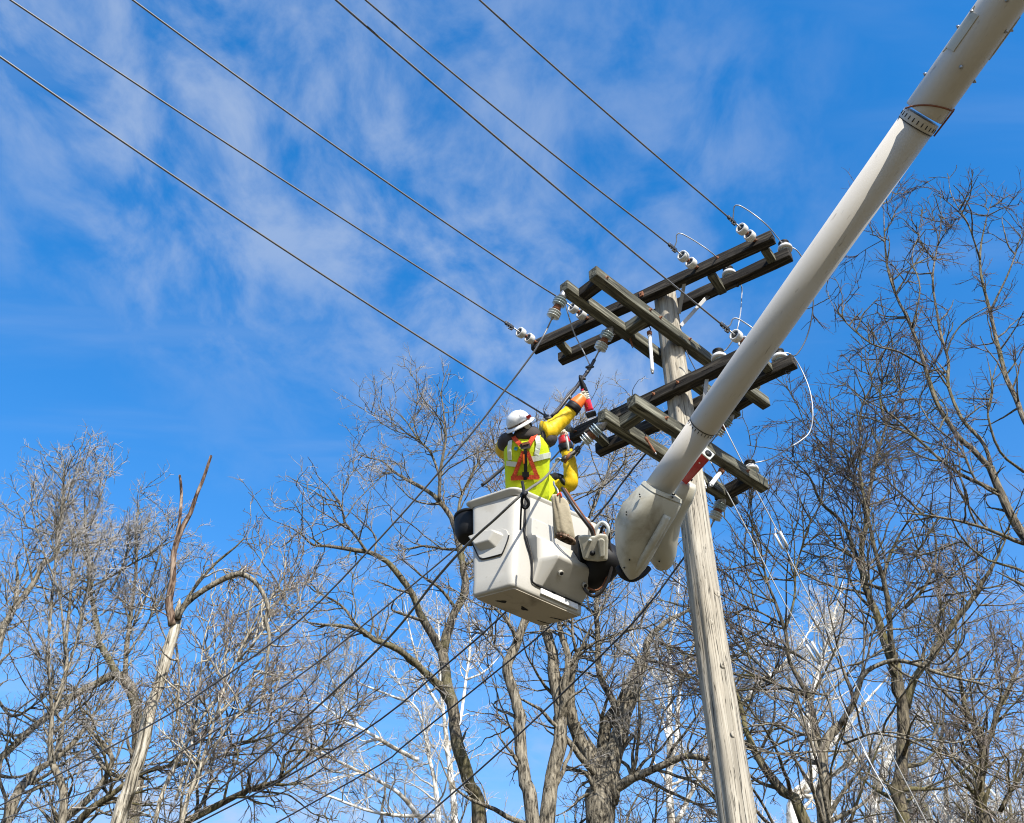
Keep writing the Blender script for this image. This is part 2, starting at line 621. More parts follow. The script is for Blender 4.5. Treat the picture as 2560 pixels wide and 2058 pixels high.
# ------------------------------------------------------------------ ground
gv, gf = [], []
GN, GS = 24, 800.0
for i in range(GN + 1):
    for j in range(GN + 1):
        x, y = (i / GN * 2 - 1), (j / GN * 2 - 1)
        x, y = x * abs(x) * GS, y * abs(y) * GS
        gv.append((x, y, 0.0))
for i in range(GN):
    for j in range(GN):
        gf.append((i * (GN + 1) + j, (i + 1) * (GN + 1) + j, (i + 1) * (GN + 1) + j + 1, i * (GN + 1) + j + 1))
g = link('ground', mesh_np('ground', gv, polys=gf), M['ground'])
g['kind'] = 'structure'
# ------------------------------------------------------------------ utility pole with its timbers
rngp = np.random.default_rng(5)
PX, PY = 1.932, 9.0
U_AZ = math.radians(46.8)
ZA, ZC, ZB, ZD = 11.28, 10.44, 9.63, 8.86
pole = thing('utility_pole', 'weathered wooden utility pole carrying four levels of double crossarms', 'utility pole', (PX, PY, 0))


def pole_r(z): return 0.178 - 0.0038 * z


k, nz = 56, 90
V, F = [], []
ang = np.arange(k) * 2 * math.pi / k
lob = sum(rngp.normal(0, 0.004) * np.cos(m * ang + rngp.uniform(0, 6)) for m in range(2, 9))
groove = np.where(rngp.random(k) < 0.22, -0.006, 0)
for i in range(nz + 1):
    z = -0.05 + (11.43 + 0.05) * i / nz
    wob = 0.004 * np.sin(ang * 3 + z * 0.9) + 0.003 * np.sin(ang * 7 - z * 1.7)
    gate = 0.5 + 0.5 * np.sin(z * 2.3 + np.arange(k) * 1.9)
    r = pole_r(z) + lob + wob + groove * gate
    c = 0.012 * math.sin(z * 0.7)
    V.append(np.stack([PX + c + r * np.cos(ang), PY + r * np.sin(ang), np.full(k, z)], 1))
V, F = loft_vf(V)
obj('shaft', V, F, M['pole'], pole)
for (px_, py_, zz) in ((1812, 1662, 0), (1772, 1555, 0), (1838, 1835, 0), (1800, 1480, 0)):
    c = aty(px_, py_, PY - 0.155)
    n = norm(np.array([c[0] - PX, c[1] - PY, 0]))
    p = np.array([PX, PY, c[2]]) + n * (pole_r(c[2]) - 0.004)
    lathe('knot', p, n, [(0, 0.04), (0.006, 0.036), (0.010, 0.022), (0.007, 0.014), (0.011, 0.004)], M['pole'], pole, 12)

AW, AH = 0.125, 0.152
ARMS = {}


def arm(key, e0, e1, z, m, w=AW, h=AH, lab=None):
    a, b = atz(*e0, z), atz(*e1, z)
    o = beam('crossarm', a, b, w, h, M[m], pole, bevel=0.012, nseg=14, rough=0.0022, rng=rngp)
    ARMS[key] = (a, b)
    return o


def along(key, x, y, z=None):
    """point on an arm's centre line nearest to the sight line through (x, y)"""
    a, b = ARMS[key]
    best = None
    for t in np.linspace(0, 1, 200):
        p = a + (b - a) * t
        d = p - CAM
        zc = d[1] * cp + d[2] * sp
        u = IW / 2 + FPX * d[0] / zc
        v = IH / 2 - FPX * (d[2] * cp - d[1] * sp) / zc
        e = (u - x) ** 2 + (v - y) ** 2
        if best is None or e < best[0]:
            best = (e, p)
    return best[1]


arm('A1', (1333, 871), (1934, 593), ZA, 'arm_dark')
arm('A2', (1400, 899), (1977, 636), ZA, 'arm_dark')
arm('C1', (1481, 682), (1915, 1010), ZC, 'arm_grey')
arm('C2', (1409, 717), (1842, 1034), ZC, 'arm_grey')
arm('B1', (1430, 1094), (1905, 868), ZB, 'arm_dark')
arm('B2', (1494, 1126), (1987, 903), ZB, 'arm_dark')
arm('D1', (1578, 1003), (1911, 1216), ZD, 'arm_grey')
arm('D2', (1503, 1039), (1836, 1252), ZD, 'arm_grey')


def spacer(k1, k2, x, y, ln=0.0, m='arm_grey', w=0.1, h=0.10, dz=0.0, over=0.0, ov2=None):
    """block bolted across two parallel timbers"""
    a, b = ARMS[k1]
    p = along(k1, x, y)
    t = norm(b - a)
    c, d = ARMS[k2]
    t2 = norm(d - c)
    q = c + t2 * np.dot(p - c, t2)
    n = norm(q - p)
    off = np.array([0, 0, dz])
    beam('spacer_block', p - n * over + off, q + n * (over if ov2 is None else ov2) + off, w, h, M[m], pole, bevel=0.008, nseg=3)


spacer('A1', 'A2', 1905, 606, dz=-0.03, over=-0.07)
spacer('A1', 'A2', 1770, 668, dz=-0.07, over=-0.05, ov2=0.03)
spacer('A1', 'A2', 1390, 845, dz=-0.02, over=-0.07)
spacer('C1', 'C2', 1505, 700, m='arm_dark', over=-0.062, w=0.13, h=0.13)
spacer('C1', 'C2', 1885, 985, m='arm_dark', over=-0.062, w=0.13, h=0.13)
spacer('C1', 'C2', 1620, 790, m='arm_grey', over=-0.062, w=0.13, h=0.13)
spacer('B1', 'B2', 1885, 878, over=-0.06)
spacer('B1', 'B2', 1475, 1072, over=-0.06)
spacer('D1', 'D2', 1612, 1026, m='arm_grey', over=-0.062, w=0.12, h=0.13)
spacer('D1', 'D2', 1880, 1196, m='arm_dark', over=-0.062, ov2=0.10, w=0.13, h=0.13)


def flat_bar(name, p, q, w, t, m, parent, nrm=None):
    p, q = np.array(p), np.array(q)
    d = q - p
    u = norm(d)
    n = norm(nrm if nrm is not None else (CAM - p))
    s = norm(np.cross(u, n))
    n = np.cross(s, u)
    V, F = box_vf((p + q) / 2, d / 2, s * w / 2, n * t / 2)
    return obj(name, V, F, m, parent, smooth=False, bevel=0.002)


# diagonal braces between the top arms and the shaft
for (a, b, key) in (((1768, 719), (1699, 826), 'A2'), ((1722, 722), (1671, 800), 'A1')):
    p = along(key, *a) - np.array([0, 0, 0.05])
    zz = atplane(b[0], b[1], (PX, PY, 0), math.radians(105))
    q = np.array([PX + 0.13 * np.sign(p[0] - PX), PY - 0.11, zz[2]])
    flat_bar('brace', p, q, 0.045, 0.008, M['galv'], pole)
for (a, b, key) in (((1770, 940), (1724, 1035), 'B1'), ((1812, 960), (1760, 1050), 'B2')):
    p = along(key, *a) - np.array([0, 0, 0.05])
    q = np.array([PX + 0.12, PY - 0.12, p[2] - 0.75])
    flat_bar('brace', p, q, 0.045, 0.008, M['galv'], pole)

# through-bolts, washers, eye bolts
def bolt(p, n, r=0.016, m='rust', ln=0.05):
    n = norm(n)
    lathe('bolt', np.array(p), n, [(0, r * 2.0), (0.006, r * 2.0), (0.0062, r), (ln, r), (ln + 0.004, r * 0.6)], M[m], pole, 8)


VN = norm([math.sin(math.radians(213.7)), math.cos(math.radians(213.7)), 0])      # outward face of the A / B timbers
UN = norm([math.sin(math.radians(136.8)), math.cos(math.radians(136.8)), 0])      # outward face of the C / D timbers
for key, lst, n in (('A1', ((1606, 733), (1800, 655), (1560, 765), (1520, 785)), VN), ('B1', ((1640, 990), (1700, 962)), VN),
                    ('C1', ((1512, 690), (1621, 775), (1646, 795), (1718, 850)), UN), ('D1', ((1648, 1060), (1858, 1180)), UN)):
    for (x, y) in lst:
        bolt(along(key, x, y) + n * AW * 0.49 + np.array([0, 0, rngp.uniform(-0.02, 0.02)]), n, 0.011, 'rust', 0.03)
p = along('A1', 1606, 733) + VN * AW * 0.5
V, F = box_vf(p + np.array([0, 0, -.01]), VN * 0.018, norm(np.cross(VN, (0, 0, 1))) * 0.028, np.array([0, 0, 0.04]))
obj('washer_plate', V, F, M['rust'], pole, smooth=False, bevel=0.006)
for key, x, y in (('C2', 1612, 895), ('A2', 1838, 700), ('B2', 1965, 915)):
    p = along(key, x, y) - np.array([0, 0, AH / 2])
    pts = [p + np.array([0.028 * math.sin(t), 0, -0.03 + 0.028 * math.cos(t)]) for t in np.linspace(0, 2 * math.pi, 14)]
    tube('eye_bolt', pts, 0.006, M['dark_metal'], pole, 6)

# ------------------------------------------------------------------ insulators
UD = norm([math.sin(U_AZ + math.pi), math.cos(U_AZ + math.pi), 0])     # towards the span over the camera
LD_AZ = math.radians(-52)
LD = norm([math.sin(LD_AZ), math.cos(LD_AZ), 0])                        # towards the span on the left


def spool_bell(name, p, ax, m, par, r=0.070, ln=0.105):
    o = lathe(name, p - norm(ax) * ln / 2, ax, [(0, r * .45), (0.008, r * .70), (0.022, r * .93), (0.045, r), (0.085, r), (0.098, r * .95), (0.100, r * .72), (0.084, r * .66), (0.080, r * .2)], M[m], par, 24)
    lathe('cavity', p - norm(ax) * ln / 2, ax, [(0.083, r * .64), (0.088, r * .63)], M['dark_metal'], o, 18)
    return o


def suspension_string(name, label, a, b, n=2, white=True, clamp=True, group=None, tail=0.12):
    """a: anchored on a timber, b: where the conductor is gripped"""
    a, b = np.array(a), np.array(b)
    d = norm(b - a)
    L = np.linalg.norm(b - a)
    t = thing(name, label, 'insulator', tuple(a), group)
    tube('link', [a - d * 0.02, b], 0.009, M['galv'], t, 8)
    pos = (0.24, 0.58) if n == 2 else (0.45,)
    if L > 0.55:
        pos = (0.20, 0.48)
    for i, f in enumerate(pos):
        c = a + d * L * f
        if white:
            spool_bell('bell', c, d, 'white', t)
            lathe('cap', c - d * 0.095, d, [(0, 0.012), (0.008, 0.026), (0.045, 0.028), (0.05, 0.012)], M['rust'], t, 12)
        else:
            bell = lathe('bell', c - d * 0.045, d, [(0, 0.05), (0.010, 0.052), (0.016, 0.076), (0.022, 0.078), (0.027, 0.055), (0.042, 0.055), (0.047, 0.076), (0.053, 0.078),
                         (0.058, 0.055), (0.073, 0.055), (0.078, 0.074), (0.084, 0.076), (0.09, 0.05), (0.095, 0.03)], M['grey_porcelain' if i == 0 else 'pale_grey'], t, 24)
            lathe('cap', c - d * 0.150, d, [(0, 0.02), (0.01, 0.032), (0.06, 0.044), (0.104, 0.056), (0.106, 0.03)], M['rust' if i else 'galv'], t, 16)
            tube('ball_link', [c + d * 0.04, c + d * 0.075], 0.016, M['galv'], t, 8)
    eye = [a + norm(np.cross(d, (0, 0, 1))) * 0.022 * math.cos(q) + d * (0.0 + 0.022 * math.sin(q)) for q in np.linspace(0, 6.28, 12)]
    tube('shackle', eye, 0.007, M['rust'], t, 6)
    if clamp:
        c = b
        s = norm(np.cross(d, (0, 0, 1)))
        u = np.cross(s, d)
        V, F = box_vf(c + d * 0.02, d * 0.075, s * 0.016, u * 0.026)
        cl = obj('dead_end_clamp', V, F, M['dark_metal'], t, smooth=False, bevel=0.008)
        for q in (-0.04, 0.0, 0.04):
            tube('clamp_bolt', [c + d * (q + .02) - u * 0.05 + s * .0, c + d * (q + .02) + u * 0.05], 0.007, M['galv'], t, 6)
        tube('clamp_horn', [c - d * 0.05, c - d * 0.02 - u * 0.055, c + d * 0.04 - u * 0.07], [0.014, 0.012, 0.006], M['dark_metal'], t, 6)
    return t


def on_plane(x, y, p0, az): return atplane(x, y, p0, az)


STR = {}
for key, lab, armk, anch, clamp in (
        ('W1', 'white two-bell insulator string beside the high right end of the top crossarm', 'A1', (1893, 600), (1832, 553)),
        ('W2', 'white two-bell insulator string on the middle of the top crossarm', 'A1', (1748, 668), (1684, 621)),
        ('W4', 'white two-bell insulator string behind the upper grey insulator, left part of the top crossarm', 'A1', (1474, 797), (1409, 752)),
        ('W5', 'white two-bell insulator string on the far left tip of the top crossarm', 'A1', (1344, 852), (1276, 815)),
        ('W3', 'white insulator string half hidden behind the boom, below the top crossarm', 'B1', (1885, 870), (1815, 820)),
        ('W6', 'grey insulator bell beside the raised yellow sleeve, left tip of the lower crossarm', 'B1', (1448, 1086), (1374, 1046))):
    a0 = along(armk, *anch) + UD * AW * 0.5
    az = U_AZ
    a = a0
    b = atplane(*clamp, a, az)
    white = key != 'W6'
    t = suspension_string('insulator_string', lab, a, b, 2 if key != 'W6' else 1, white, group=None)
    STR[key] = b

for key, lab, armk, anch, clamp in (
        ('G1', 'grey insulator string hanging at the near left end of the upper grey timber', 'C2', (1405, 735), (1368, 822)),
        ('H', 'grey insulator string hanging over the left half of the top arms, above the gloved hand', 'C2', (1518, 822), (1486, 900)),
        ('B', 'grey insulator string below the raised arm, near end of the lowest timber', 'D2', (1508, 1050), (1440, 1126)),
        ('D', 'grey insulator string seen right of the boom above the red tube', 'C2', (1822, 1040), (1776, 1108)),
        ('E', 'grey insulator string beside the pole shaft, under the far end of the lowest timber', 'D2', (1808, 1240), (1777, 1318))):
    a = along(armk, *anch) - np.array([0, 0, AH * 0.45]) + LD * 0.03
    b = atplane(*clamp, a, LD_AZ)
    suspension_string('insulator_string', lab, a, b, 2, False, clamp=key in ('B',))
    STR[key] = b


def pin_insulator(label, armk, x, y, tilt=(0, 0, 1), top=True, dz=AH / 2, off=(0, 0, 0)):
    p = along(armk, x, y) + np.array([0, 0, dz]) + np.array(off)
    t = thing('pin_insulator', label, 'insulator', tuple(p), 'pin insulators holding jumper wires')
    ax = norm(tilt)
    tube('pin', [p - ax * 0.03, p + ax * 0.06], 0.014, M['galv'], t, 8)
    lathe('skirt', p + ax * 0.03, ax, [(0, 0.05), (0.004, 0.086), (0.02, 0.092), (0.045, 0.088), (0.062, 0.066), (0.075, 0.06)], M['white'], t, 24)
    lathe('inner_skirt', p + ax * 0.012, ax, [(0, 0.030), (0.002, 0.056), (0.02, 0.058)], M['grey_porcelain'], t, 18)
    lathe('groove_top', p + ax * 0.105, ax, [(-.02, 0.055), (0.008, 0.060), (0.018, 0.052), (0.030, 0.052), (0.042, 0.066), (0.058, 0.066), (0.07, 0.05), (0.076, 0.02)], M['black'], t, 18)
    tie = [p + ax * 0.128 + np.array([0.055 * math.cos(q), 0.055 * math.sin(q), 0]) for q in np.linspace(0, 6.28, 16)]
    tube('tie_wire', tie, 0.006, M['dark_metal'], t, 6)
    return p + ax * 0.145


PI = {}
PI['A2e'] = pin_insulator('white pin insulator on the high right end of the rear top crossarm', 'A2', 1968, 640)
PI['A2m'] = pin_insulator('white pin insulator peeking over the middle of the rear top crossarm', 'A2', 1826, 703)
PI['B2e'] = pin_insulator('white pin insulator on the right tip of the lower crossarm, right of the boom', 'B2', 1955, 917)
PI['B1m'] = pin_insulator('white pin insulator left of the boom, on the middle of the lower crossarm', 'B1', 1802, 917)
PI['C1e'] = pin_insulator('white pin insulator on the far end of the upper grey timber, right of the boom', 'C1', 1884, 985, off=tuple(UN * 0.02))
PI['D1e'] = pin_insulator('white pin insulator near the far end of the lowest timber, lower right', 'D1', 1884, 1195)

# ------------------------------------------------------------------ conductors
def quad_px(p0, p1, slope_end, n=14):
    (x0, y0), (x1, y1) = p0, p1
    D = x1 - x0
    c = (y1 - y0) / D
    a = (slope_end - c) / D
    xs = np.linspace(x0, x1, n)
    return [(x, y0 + (x - x0) * (c + a * (x - x1))) for x in xs]


def wire(name, label, pts, r, m, cat='wire', group=None, k=8, step=0.4):
    P = catmull(pts, step)
    V, F = tube_vf(P, r, k)
    o = obj(name, V, F, M[m])
    return tag(o, label, cat, group)


for key, p0, p1, se, lab in (
        ('W1', (1199, 0), (1829, 549), .835, 'bare conductor ending at the highest insulators, rightmost in the sky'),
        ('W2', (914, 0), (1682, 617), .753, 'bare conductor second from the right, ending mid top crossarm'),
        ('W3', (840, 0), (1811, 817), .815, 'bare conductor running past the top crossarm to behind the boom'),
        ('W4', (332, 0), (1398, 748), .662, 'bare conductor ending behind the upper grey insulator string'),
        ('W5', (26, 0), (1272, 812), .632, 'bare conductor ending at the left tip of the top crossarm'),
        ('W6', (0, 142), (1371, 1044), .615, 'lowest bare conductor, ending beside the white helmet')):
    px = quad_px(p0, p1, se)
    P = [atplane(x, y, STR[key], U_AZ) for (x, y) in px]
    P[-1] = STR[key]
    d = P[0] - P[1]
    d = d / np.linalg.norm(d)
    ext = [P[0] + d * s + np.array([0, 0, 0.0006 * s * s]) for s in (30, 20, 12, 6, 3)]
    wire('power_line', lab, ext + P, 0.0105, 'wire', group='lines over the road', step=0.5)

def left_wire(key_or_p, pts, az, label, r=0.0105, m='wire', name='power_line', ext=True, group='lines to the left', lead=None):
    p0 = STR[key_or_p] if isinstance(key_or_p, str) else key_or_p
    P = [np.array(p0)] + [atplane(x, y, p0, az) for (x, y) in pts]
    if ext:
        d = norm(P[-1] - P[-2])
        P += [P[-1] + d * s + np.array([0, 0, 0.004 * s * s]) for s in (3, 7, 12)]
    return wire(name, label, P, r, m, group=group)


left_wire('G1', [(1335, 880), (1253, 988), (1166, 1100), (960, 1335), (741, 1558), (500, 1734), (358, 1823), (0, 2014)], math.radians(-50),
          'long slack line from the top crossarm tip down across the trees at left')
left_wire('D', [(1700, 1195), (1590, 1338), (1500, 1440), (1377, 1565), (1180, 1728), (1000, 1873), (950, 1912), (690, 2058)], math.radians(-50),
          'dark line passing under the bucket floor to the lower left', m='wire_dark')
left_wire('E', [(1719, 1382), (1600, 1538), (1409, 1731), (1240, 1888), (1066, 2040)], math.radians(-50),
          'dark line from behind the pole to the bottom centre', m='wire_dark')
pC = along('D2', 1640, 1118) - np.array([0, 0, 0.09])
left_wire(pC, [(1615, 1134), (1550, 1215), (1483, 1301), (1253, 1541), (1100, 1675), (950, 1800), (730, 1935), (513, 2048)], math.radians(-50),
          'dark line from the lowest timber passing behind the bucket', m='wire_dark')
pA = along('B1', 1440, 1094) + LD * 0.06
left_wire(pA, [(1330, 1200), (1145, 1367), (933, 1543), (733, 1700), (450, 1881), (320, 1944), (0, 2050)], math.radians(-50),
          'line emerging from behind the left side of the bucket', m='wire')

# jumper wires
def jumper(label, pts, r=0.0075, m='jumper', step=0.04):
    return wire('jumper_wire', label, pts, r, m, 'wire', 'jumper wires on the pole', step=step)


dW1 = depth(STR['W1'])
jumper('pale looped jumper wire over the right end of the top crossarm',
       [STR['W1'], at(1834, 530, dW1), at(1836, 516, dW1), at(1848, 514, dW1 - .02), at(1880, 533, dW1 - .02), at(1920, 566, dW1 - .03), PI['A2e'], at(1992, 626, depth(PI['A2e'])), at(2020, 670, depth(PI['A2e']) + .1)])
dW2 = depth(STR['W2'])
jumper('pale looped jumper wire behind the middle of the top crossarm',
       [STR['W2'], at(1691, 605, dW2), at(1692, 587, dW2), at(1705, 585, dW2), at(1745, 608, dW2 + .02), at(1786, 638, dW2 + .06), PI['A2m'], at(1852, 712, depth(PI['A2m'])),
        at(1854, 745, depth(PI['A2m']) - .1), at(1850, 790, 12.0), at(1838, 838, 11.8), at(1815, 874, depth(PI['B1m'])), PI['B1m']])
dW3 = depth(STR['W3'])
jumper('short pale jumper bow beside the boom above the lower crossarm',
       [STR['W3'], at(1826, 812, dW3), at(1831, 799, dW3), at(1842, 796, dW3), at(1868, 811, dW3), at(1905, 838, dW3), at(1935, 858, depth(PI['B2e'])), PI['B2e']])
dB = depth(PI['B2e'])
jumper('dark jumper wire curving beside the boom down to the lower right pin insulator',
       [at(2022, 690, 12.3), at(2033, 735, 12.2), at(2030, 790, 12.1), at(2015, 848, 12.0), at(1990, 888, dB + .02), at(1972, 885, dB)], m='wire_dark')
jumper('big pale jumper loop right of the boom from lower crossarm to lowest timber',
       [PI['B2e'], at(1975, 885, dB), at(2000, 918, dB), at(2024, 976, dB - .2), at(2032, 1036, dB - .4), at(2024, 1080, dB - .5), at(2000, 1103, dB - .6), at(1972, 1120, dB - .65),
        at(1925, 1148, depth(PI['D1e'])), PI['D1e']])
dG = depth(STR['H'])
jumper('pale jumper wire dropping from the upper grey insulator to the clamps',
       [at(1412, 755, dG), at(1420, 785, dG), at(1437, 836, dG), at(1463, 888, dG - .05), at(1474, 912, dG - .1)])
jumper('thin dark wire behind the shaft between the two arm levels', [at(1715, 876, 12.2), at(1726, 900, 12.15), at(1741, 930, 12.1), at(1760, 975, 12.1)], 0.006, 'wire_dark')

# cut-out rods and rusty hangers
def rod(label, p, q, r, m='glass_white', m2='rust'):
    p, q = np.array(p), np.array(q)
    d = norm(q - p)
    L = np.linalg.norm(q - p)
    t = thing('hanging_rod', label, 'rod', tuple(p))
    lathe('rod', p, d, [(0, r * .8), (0.01, r), (L * .86, r), (L * .9, r * 1.15), (L, r * .9)], M[m], t, 10)
    lathe('hanger', p - d * 0.06, d, [(0, r * .7), (0.015, r * 1.5), (0.06, r * 1.3), (0.065, r * .6)], M[m2], t, 10)
    tube('hook', [p - d * .05, p - d * .08 + np.array([.02, 0, .01]), p - d * .1 + np.array([.0, 0, .04])], 0.007, M['dark_metal'], t, 6)
    lathe('tip', q - d * 0.01, d, [(0, r * .8), (0.03, r * .7), (0.035, r * .4)], M['galv'], t, 8)
    return t


pc = along('C1', 1622, 812) - np.array([0, 0, 0.1])
rod('white rod hanging in front of the pole from the upper timber', at(1624, 838, depth(pc)), at(1631, 930, depth(pc) - .28), 0.021)
pd = along('D1', 1800, 1150)
rod('short thick white rod slung under the lowest timber right of the pole', at(1800, 1182, depth(pd) - .05), at(1776, 1214, depth(pd) - .2), 0.026)
rod('white split rod next to the pole just right of the boom tip', at(1755, 1192, depth(pd) - .2), at(1764, 1218, depth(pd) - .3), 0.014)
rod('rusty hanger bar on the left upper timber', at(1572, 836, depth(pc) + .25), at(1581, 866, depth(pc) + .15), 0.012, 'rust')
rod('rusty hanger bar on the lowest timber left of the boom', at(1620, 1104, 11.0), at(1638, 1132, 10.95), 0.012, 'rust')

# down guys with strain insulators
G_AZ = math.radians(44)
for lab, pts, ins in (('pale guy wire with a white strain insulator just below the lowest timber', [(1807, 1060), (1856, 1157), (1887, 1221), (1942, 1325), (2005, 1458), (2147, 1728), (2295, 2015)], (1953, 1351)),
                      ('pale guy wire with its white strain insulator far down among the right trees', [(1774, 1150), (1819, 1233), (1844, 1280), (1883, 1354), (1960, 1506), (2033, 1627), (2109, 1770), (2182, 1918), (2240, 2020)], (2033, 1628))):
    p0 = np.array([PX + 0.12, PY + 0.05, 0])
    P = [atplane(x, y, p0, G_AZ) for (x, y) in pts]
    t = thing('guy_wire', lab, 'guy wire', tuple(P[-1]))
    d = P[-1] - P[-2]
    Q = P + [P[-1] + d * (P[-1][2] / max(1e-3, -d[2]))]
    V, F = tube_vf(catmull(Q, 0.5), 0.0072, 6)
    obj('strand', V, F, M['white_rope'], t)
    c = atplane(*ins, p0, G_AZ)
    u = norm(P[-1] - P[0])
    s = norm(np.cross(u, CAM - c))
    for sg in (-1, 1):
        tube('insulator_leg', [c + s * sg * 0.032 - u * 0.1, c + s * sg * 0.032 + u * 0.1], 0.017, M['glass_white'], t, 8)
    tube('end_shackle', [c - u * 0.16, c - u * 0.1 + s * 0.03, c - u * .1 - s * .03, c - u * .155], 0.008, M['galv'], t, 6)
    tube('end_shackle', [c + u * 0.16, c + u * 0.1 + s * 0.03, c + u * .1 - s * .03, c + u * .155], 0.008, M['galv'], t, 6)

# the line under work: clamps and covered cable by the gloved hand
dH = depth(STR['H'])
hl = thing('worked_cable', 'black cable bundle with clamps hanging above the gloved hand', 'cable', tuple(STR['H']))
pH = [STR['H'], at(1472, 925, dH - .15), at(1452, 952, dH - .4), at(1436, 975, dH - .6), at(1415, 1000, dH - .75), at(1392, 1030, dH - .85), at(1368, 1050, dH - .9)]
tube('cable', catmull(pH, .04), 0.020, M['hose'], hl, 8)
tube('cable', catmull([at(1450, 958, dH - .45), at(1425, 980, dH - .66), at(1402, 1012, dH - .8), at(1380, 1040, dH - .9)], .04), 0.012, M['wire_dark'], hl, 8)
for (x, y, dd, a) in ((1474, 918, .12, .4), (1468, 930, .2, 1.2), (1456, 944, .32, 2.2), (1443, 966, .5, .9), (1424, 992, .7, 1.7), (1374, 1046, .9, .4), (1382, 1052, .9, 1.9)):
    c = at(x, y, dH - dd)
    e = np.array([math.cos(a), .3, math.sin(a)])
    tube('clamp', [c - e * .05, c, c + e * .055], [.012, .026, .010], M['dark_metal'], hl, 6)
c = at(1457, 958, dH - .45)
lathe('connector', c, norm(at(1458, 968, dH - .45) - c), [(0, .022), (.02, .032), (.10, .03), (.13, .018)], M['black'], hl, 12)
lathe('connector_ring', at(1457, 962, dH - .52), norm(at(1458, 975, dH - .5) - c), [(0, .016), (.05, .017)], M['pale_grey'], hl, 10)
st = wire('cable_stub', 'cut cable end poking out left of the yellow vest', [at(1300, 1130, 11.6), at(1266, 1162, 11.5), at(1232, 1192, 11.45), at(1204, 1214, 11.4)], 0.019, 'wire_dark', 'cable', step=.05)
# ------------------------------------------------------------------ aerial lift: boom
B0, B1_ = at(1650, 1217, 9.45), at(2310, 285, 7.65)
bd = norm(B1_ - B0)
BL = np.linalg.norm(B1_ - B0)
boom = thing('lift_boom', 'long white fibreglass lift boom slanting in from the upper right', 'lift boom', tuple(B0))
toC = norm(CAM - (B0 + B1_) / 2)
bs = norm(np.cross(bd, toC))          # image left/up side
bt = np.cross(bs, bd)                 # towards the camera (roughly)
if np.dot(bt, toC) < 0:
    bt = -bt


def cyl_aligned(name, s0, s1, r0, r1, m, par, k=40, prof=None, bevel=0):
    """round part on the boom axis, its own Z along the boom"""
    prof = prof or [(s0, r0), (s1, r1)]
    ang = np.arange(k) * 2 * math.pi / k
    rings = [np.stack([r * np.cos(ang), r * np.sin(ang), np.full(k, s)], 1) for s, r in prof]
    V, F = loft_vf(rings)
    me = mesh_np(name, V, polys=F)
    o = link(name, me, m, par)
    Mx = Matrix(((bs[0], bt[0], bd[0], 0), (bs[1], bt[1], bd[1], 0), (bs[2], bt[2], bd[2], 0), (0, 0, 0, 1)))
    if Mx.to_3x3().determinant() < 0:
        Mx = Matrix(((-bs[0], bt[0], bd[0], 0), (-bs[1], bt[1], bd[1], 0), (-bs[2], bt[2], bd[2], 0), (0, 0, 0, 1)))
    o.matrix_local = Mx
    if bevel:
        mm = o.modifiers.new('bevel', 'BEVEL'); mm.width = bevel; mm.segments = 3
    return o


R0, R1 = 0.128, 0.139
def rad(s): return R0 + (R1 - R0) * s / BL
sR = BL * 0.195                         # lower joint ring
cyl_aligned('inner_tube', 0, 0, 0, 0, M['boom'], boom, 48, [(-0.35, R0 * .99), (sR, rad(sR) * 1.0)])
cyl_aligned('tube', 0, 0, 0, 0, M['boom'], boom, 48, [(sR + .004, rad(sR) * 1.03), (sR + .02, rad(sR) * 1.035), (BL * 0.985, rad(BL * .985))])
cyl_aligned('joint_band', 0, 0, 0, 0, M['black'], boom, 48, [(sR - .004, rad(sR) * 1.015), (sR + .006, rad(sR) * 1.032)])
sU = BL * 0.985
cyl_aligned('wear_ring', 0, 0, 0, 0, M['boom'], boom, 48, [(sU - .04, R1 * 1.02), (sU - .035, R1 * 1.03), (sU + .03, R1 * 1.03), (sU + .035, R1 * 1.02)])
cyl_aligned('ring_line', 0, 0, 0, 0, M['black'], boom, 48, [(sU - .045, R1 * 1.022), (sU - .040, R1 * 1.024)])
cyl_aligned('sleeve', 0, 0, 0, 0, M['boom'], boom, 48, [(sU + .06, R1 * 1.085), (sU + .075, R1 * 1.10), (BL + 4.2, R1 * 1.16)])


def on_boom(s, a, r):
    """a: degrees round the tube, 0 towards the camera, + to the image's left"""
    a = math.radians(a)
    return B0 + bd * s + (bt * math.cos(a) + bs * math.sin(a) * SGN) * r


# sign so that + goes to the image left
def _px(p):
    d = p - CAM
    return IW / 2 + FPX * d[0] / (d[1] * cp + d[2] * sp)


SGN = 1.0
if _px(B0 + bs) > _px(B0):
    SGN = -1.0
for a in range(-75, 90, 15):
    tube('tick_mark', [on_boom(sR - .035, a, rad(sR) * 1.004), on_boom(sR - .012, a, rad(sR) * 1.006)], 0.0035, M['black'], boom, 5)
    tube('tick_mark', [on_boom(sU - .02, a, R1 * 1.034), on_boom(sU + .01, a, R1 * 1.034)], 0.004, M['black'], boom, 5)
for (s, a) in ((0.55, -8), (0.95, 62), (0.95, -58), (1.15, -5), (1.42, 66), (1.45, -60), (1.75, -8), (0.35, 86), (0.80, 88), (1.25, 89), (1.70, 88), (0.5, -87), (0.98, -86), (1.5, -87), (1.9, 30), (2.05, -20)):
    p = on_boom(sU + s * .82, a, R1 * 1.11)
    q = on_boom(sU + s * .82, a, R1 * 1.24)
    lathe('rivet', p, q - p, [(0, .014), (.008, .013), (.012, .008), (.020, .004)], M['galv'], boom, 10)
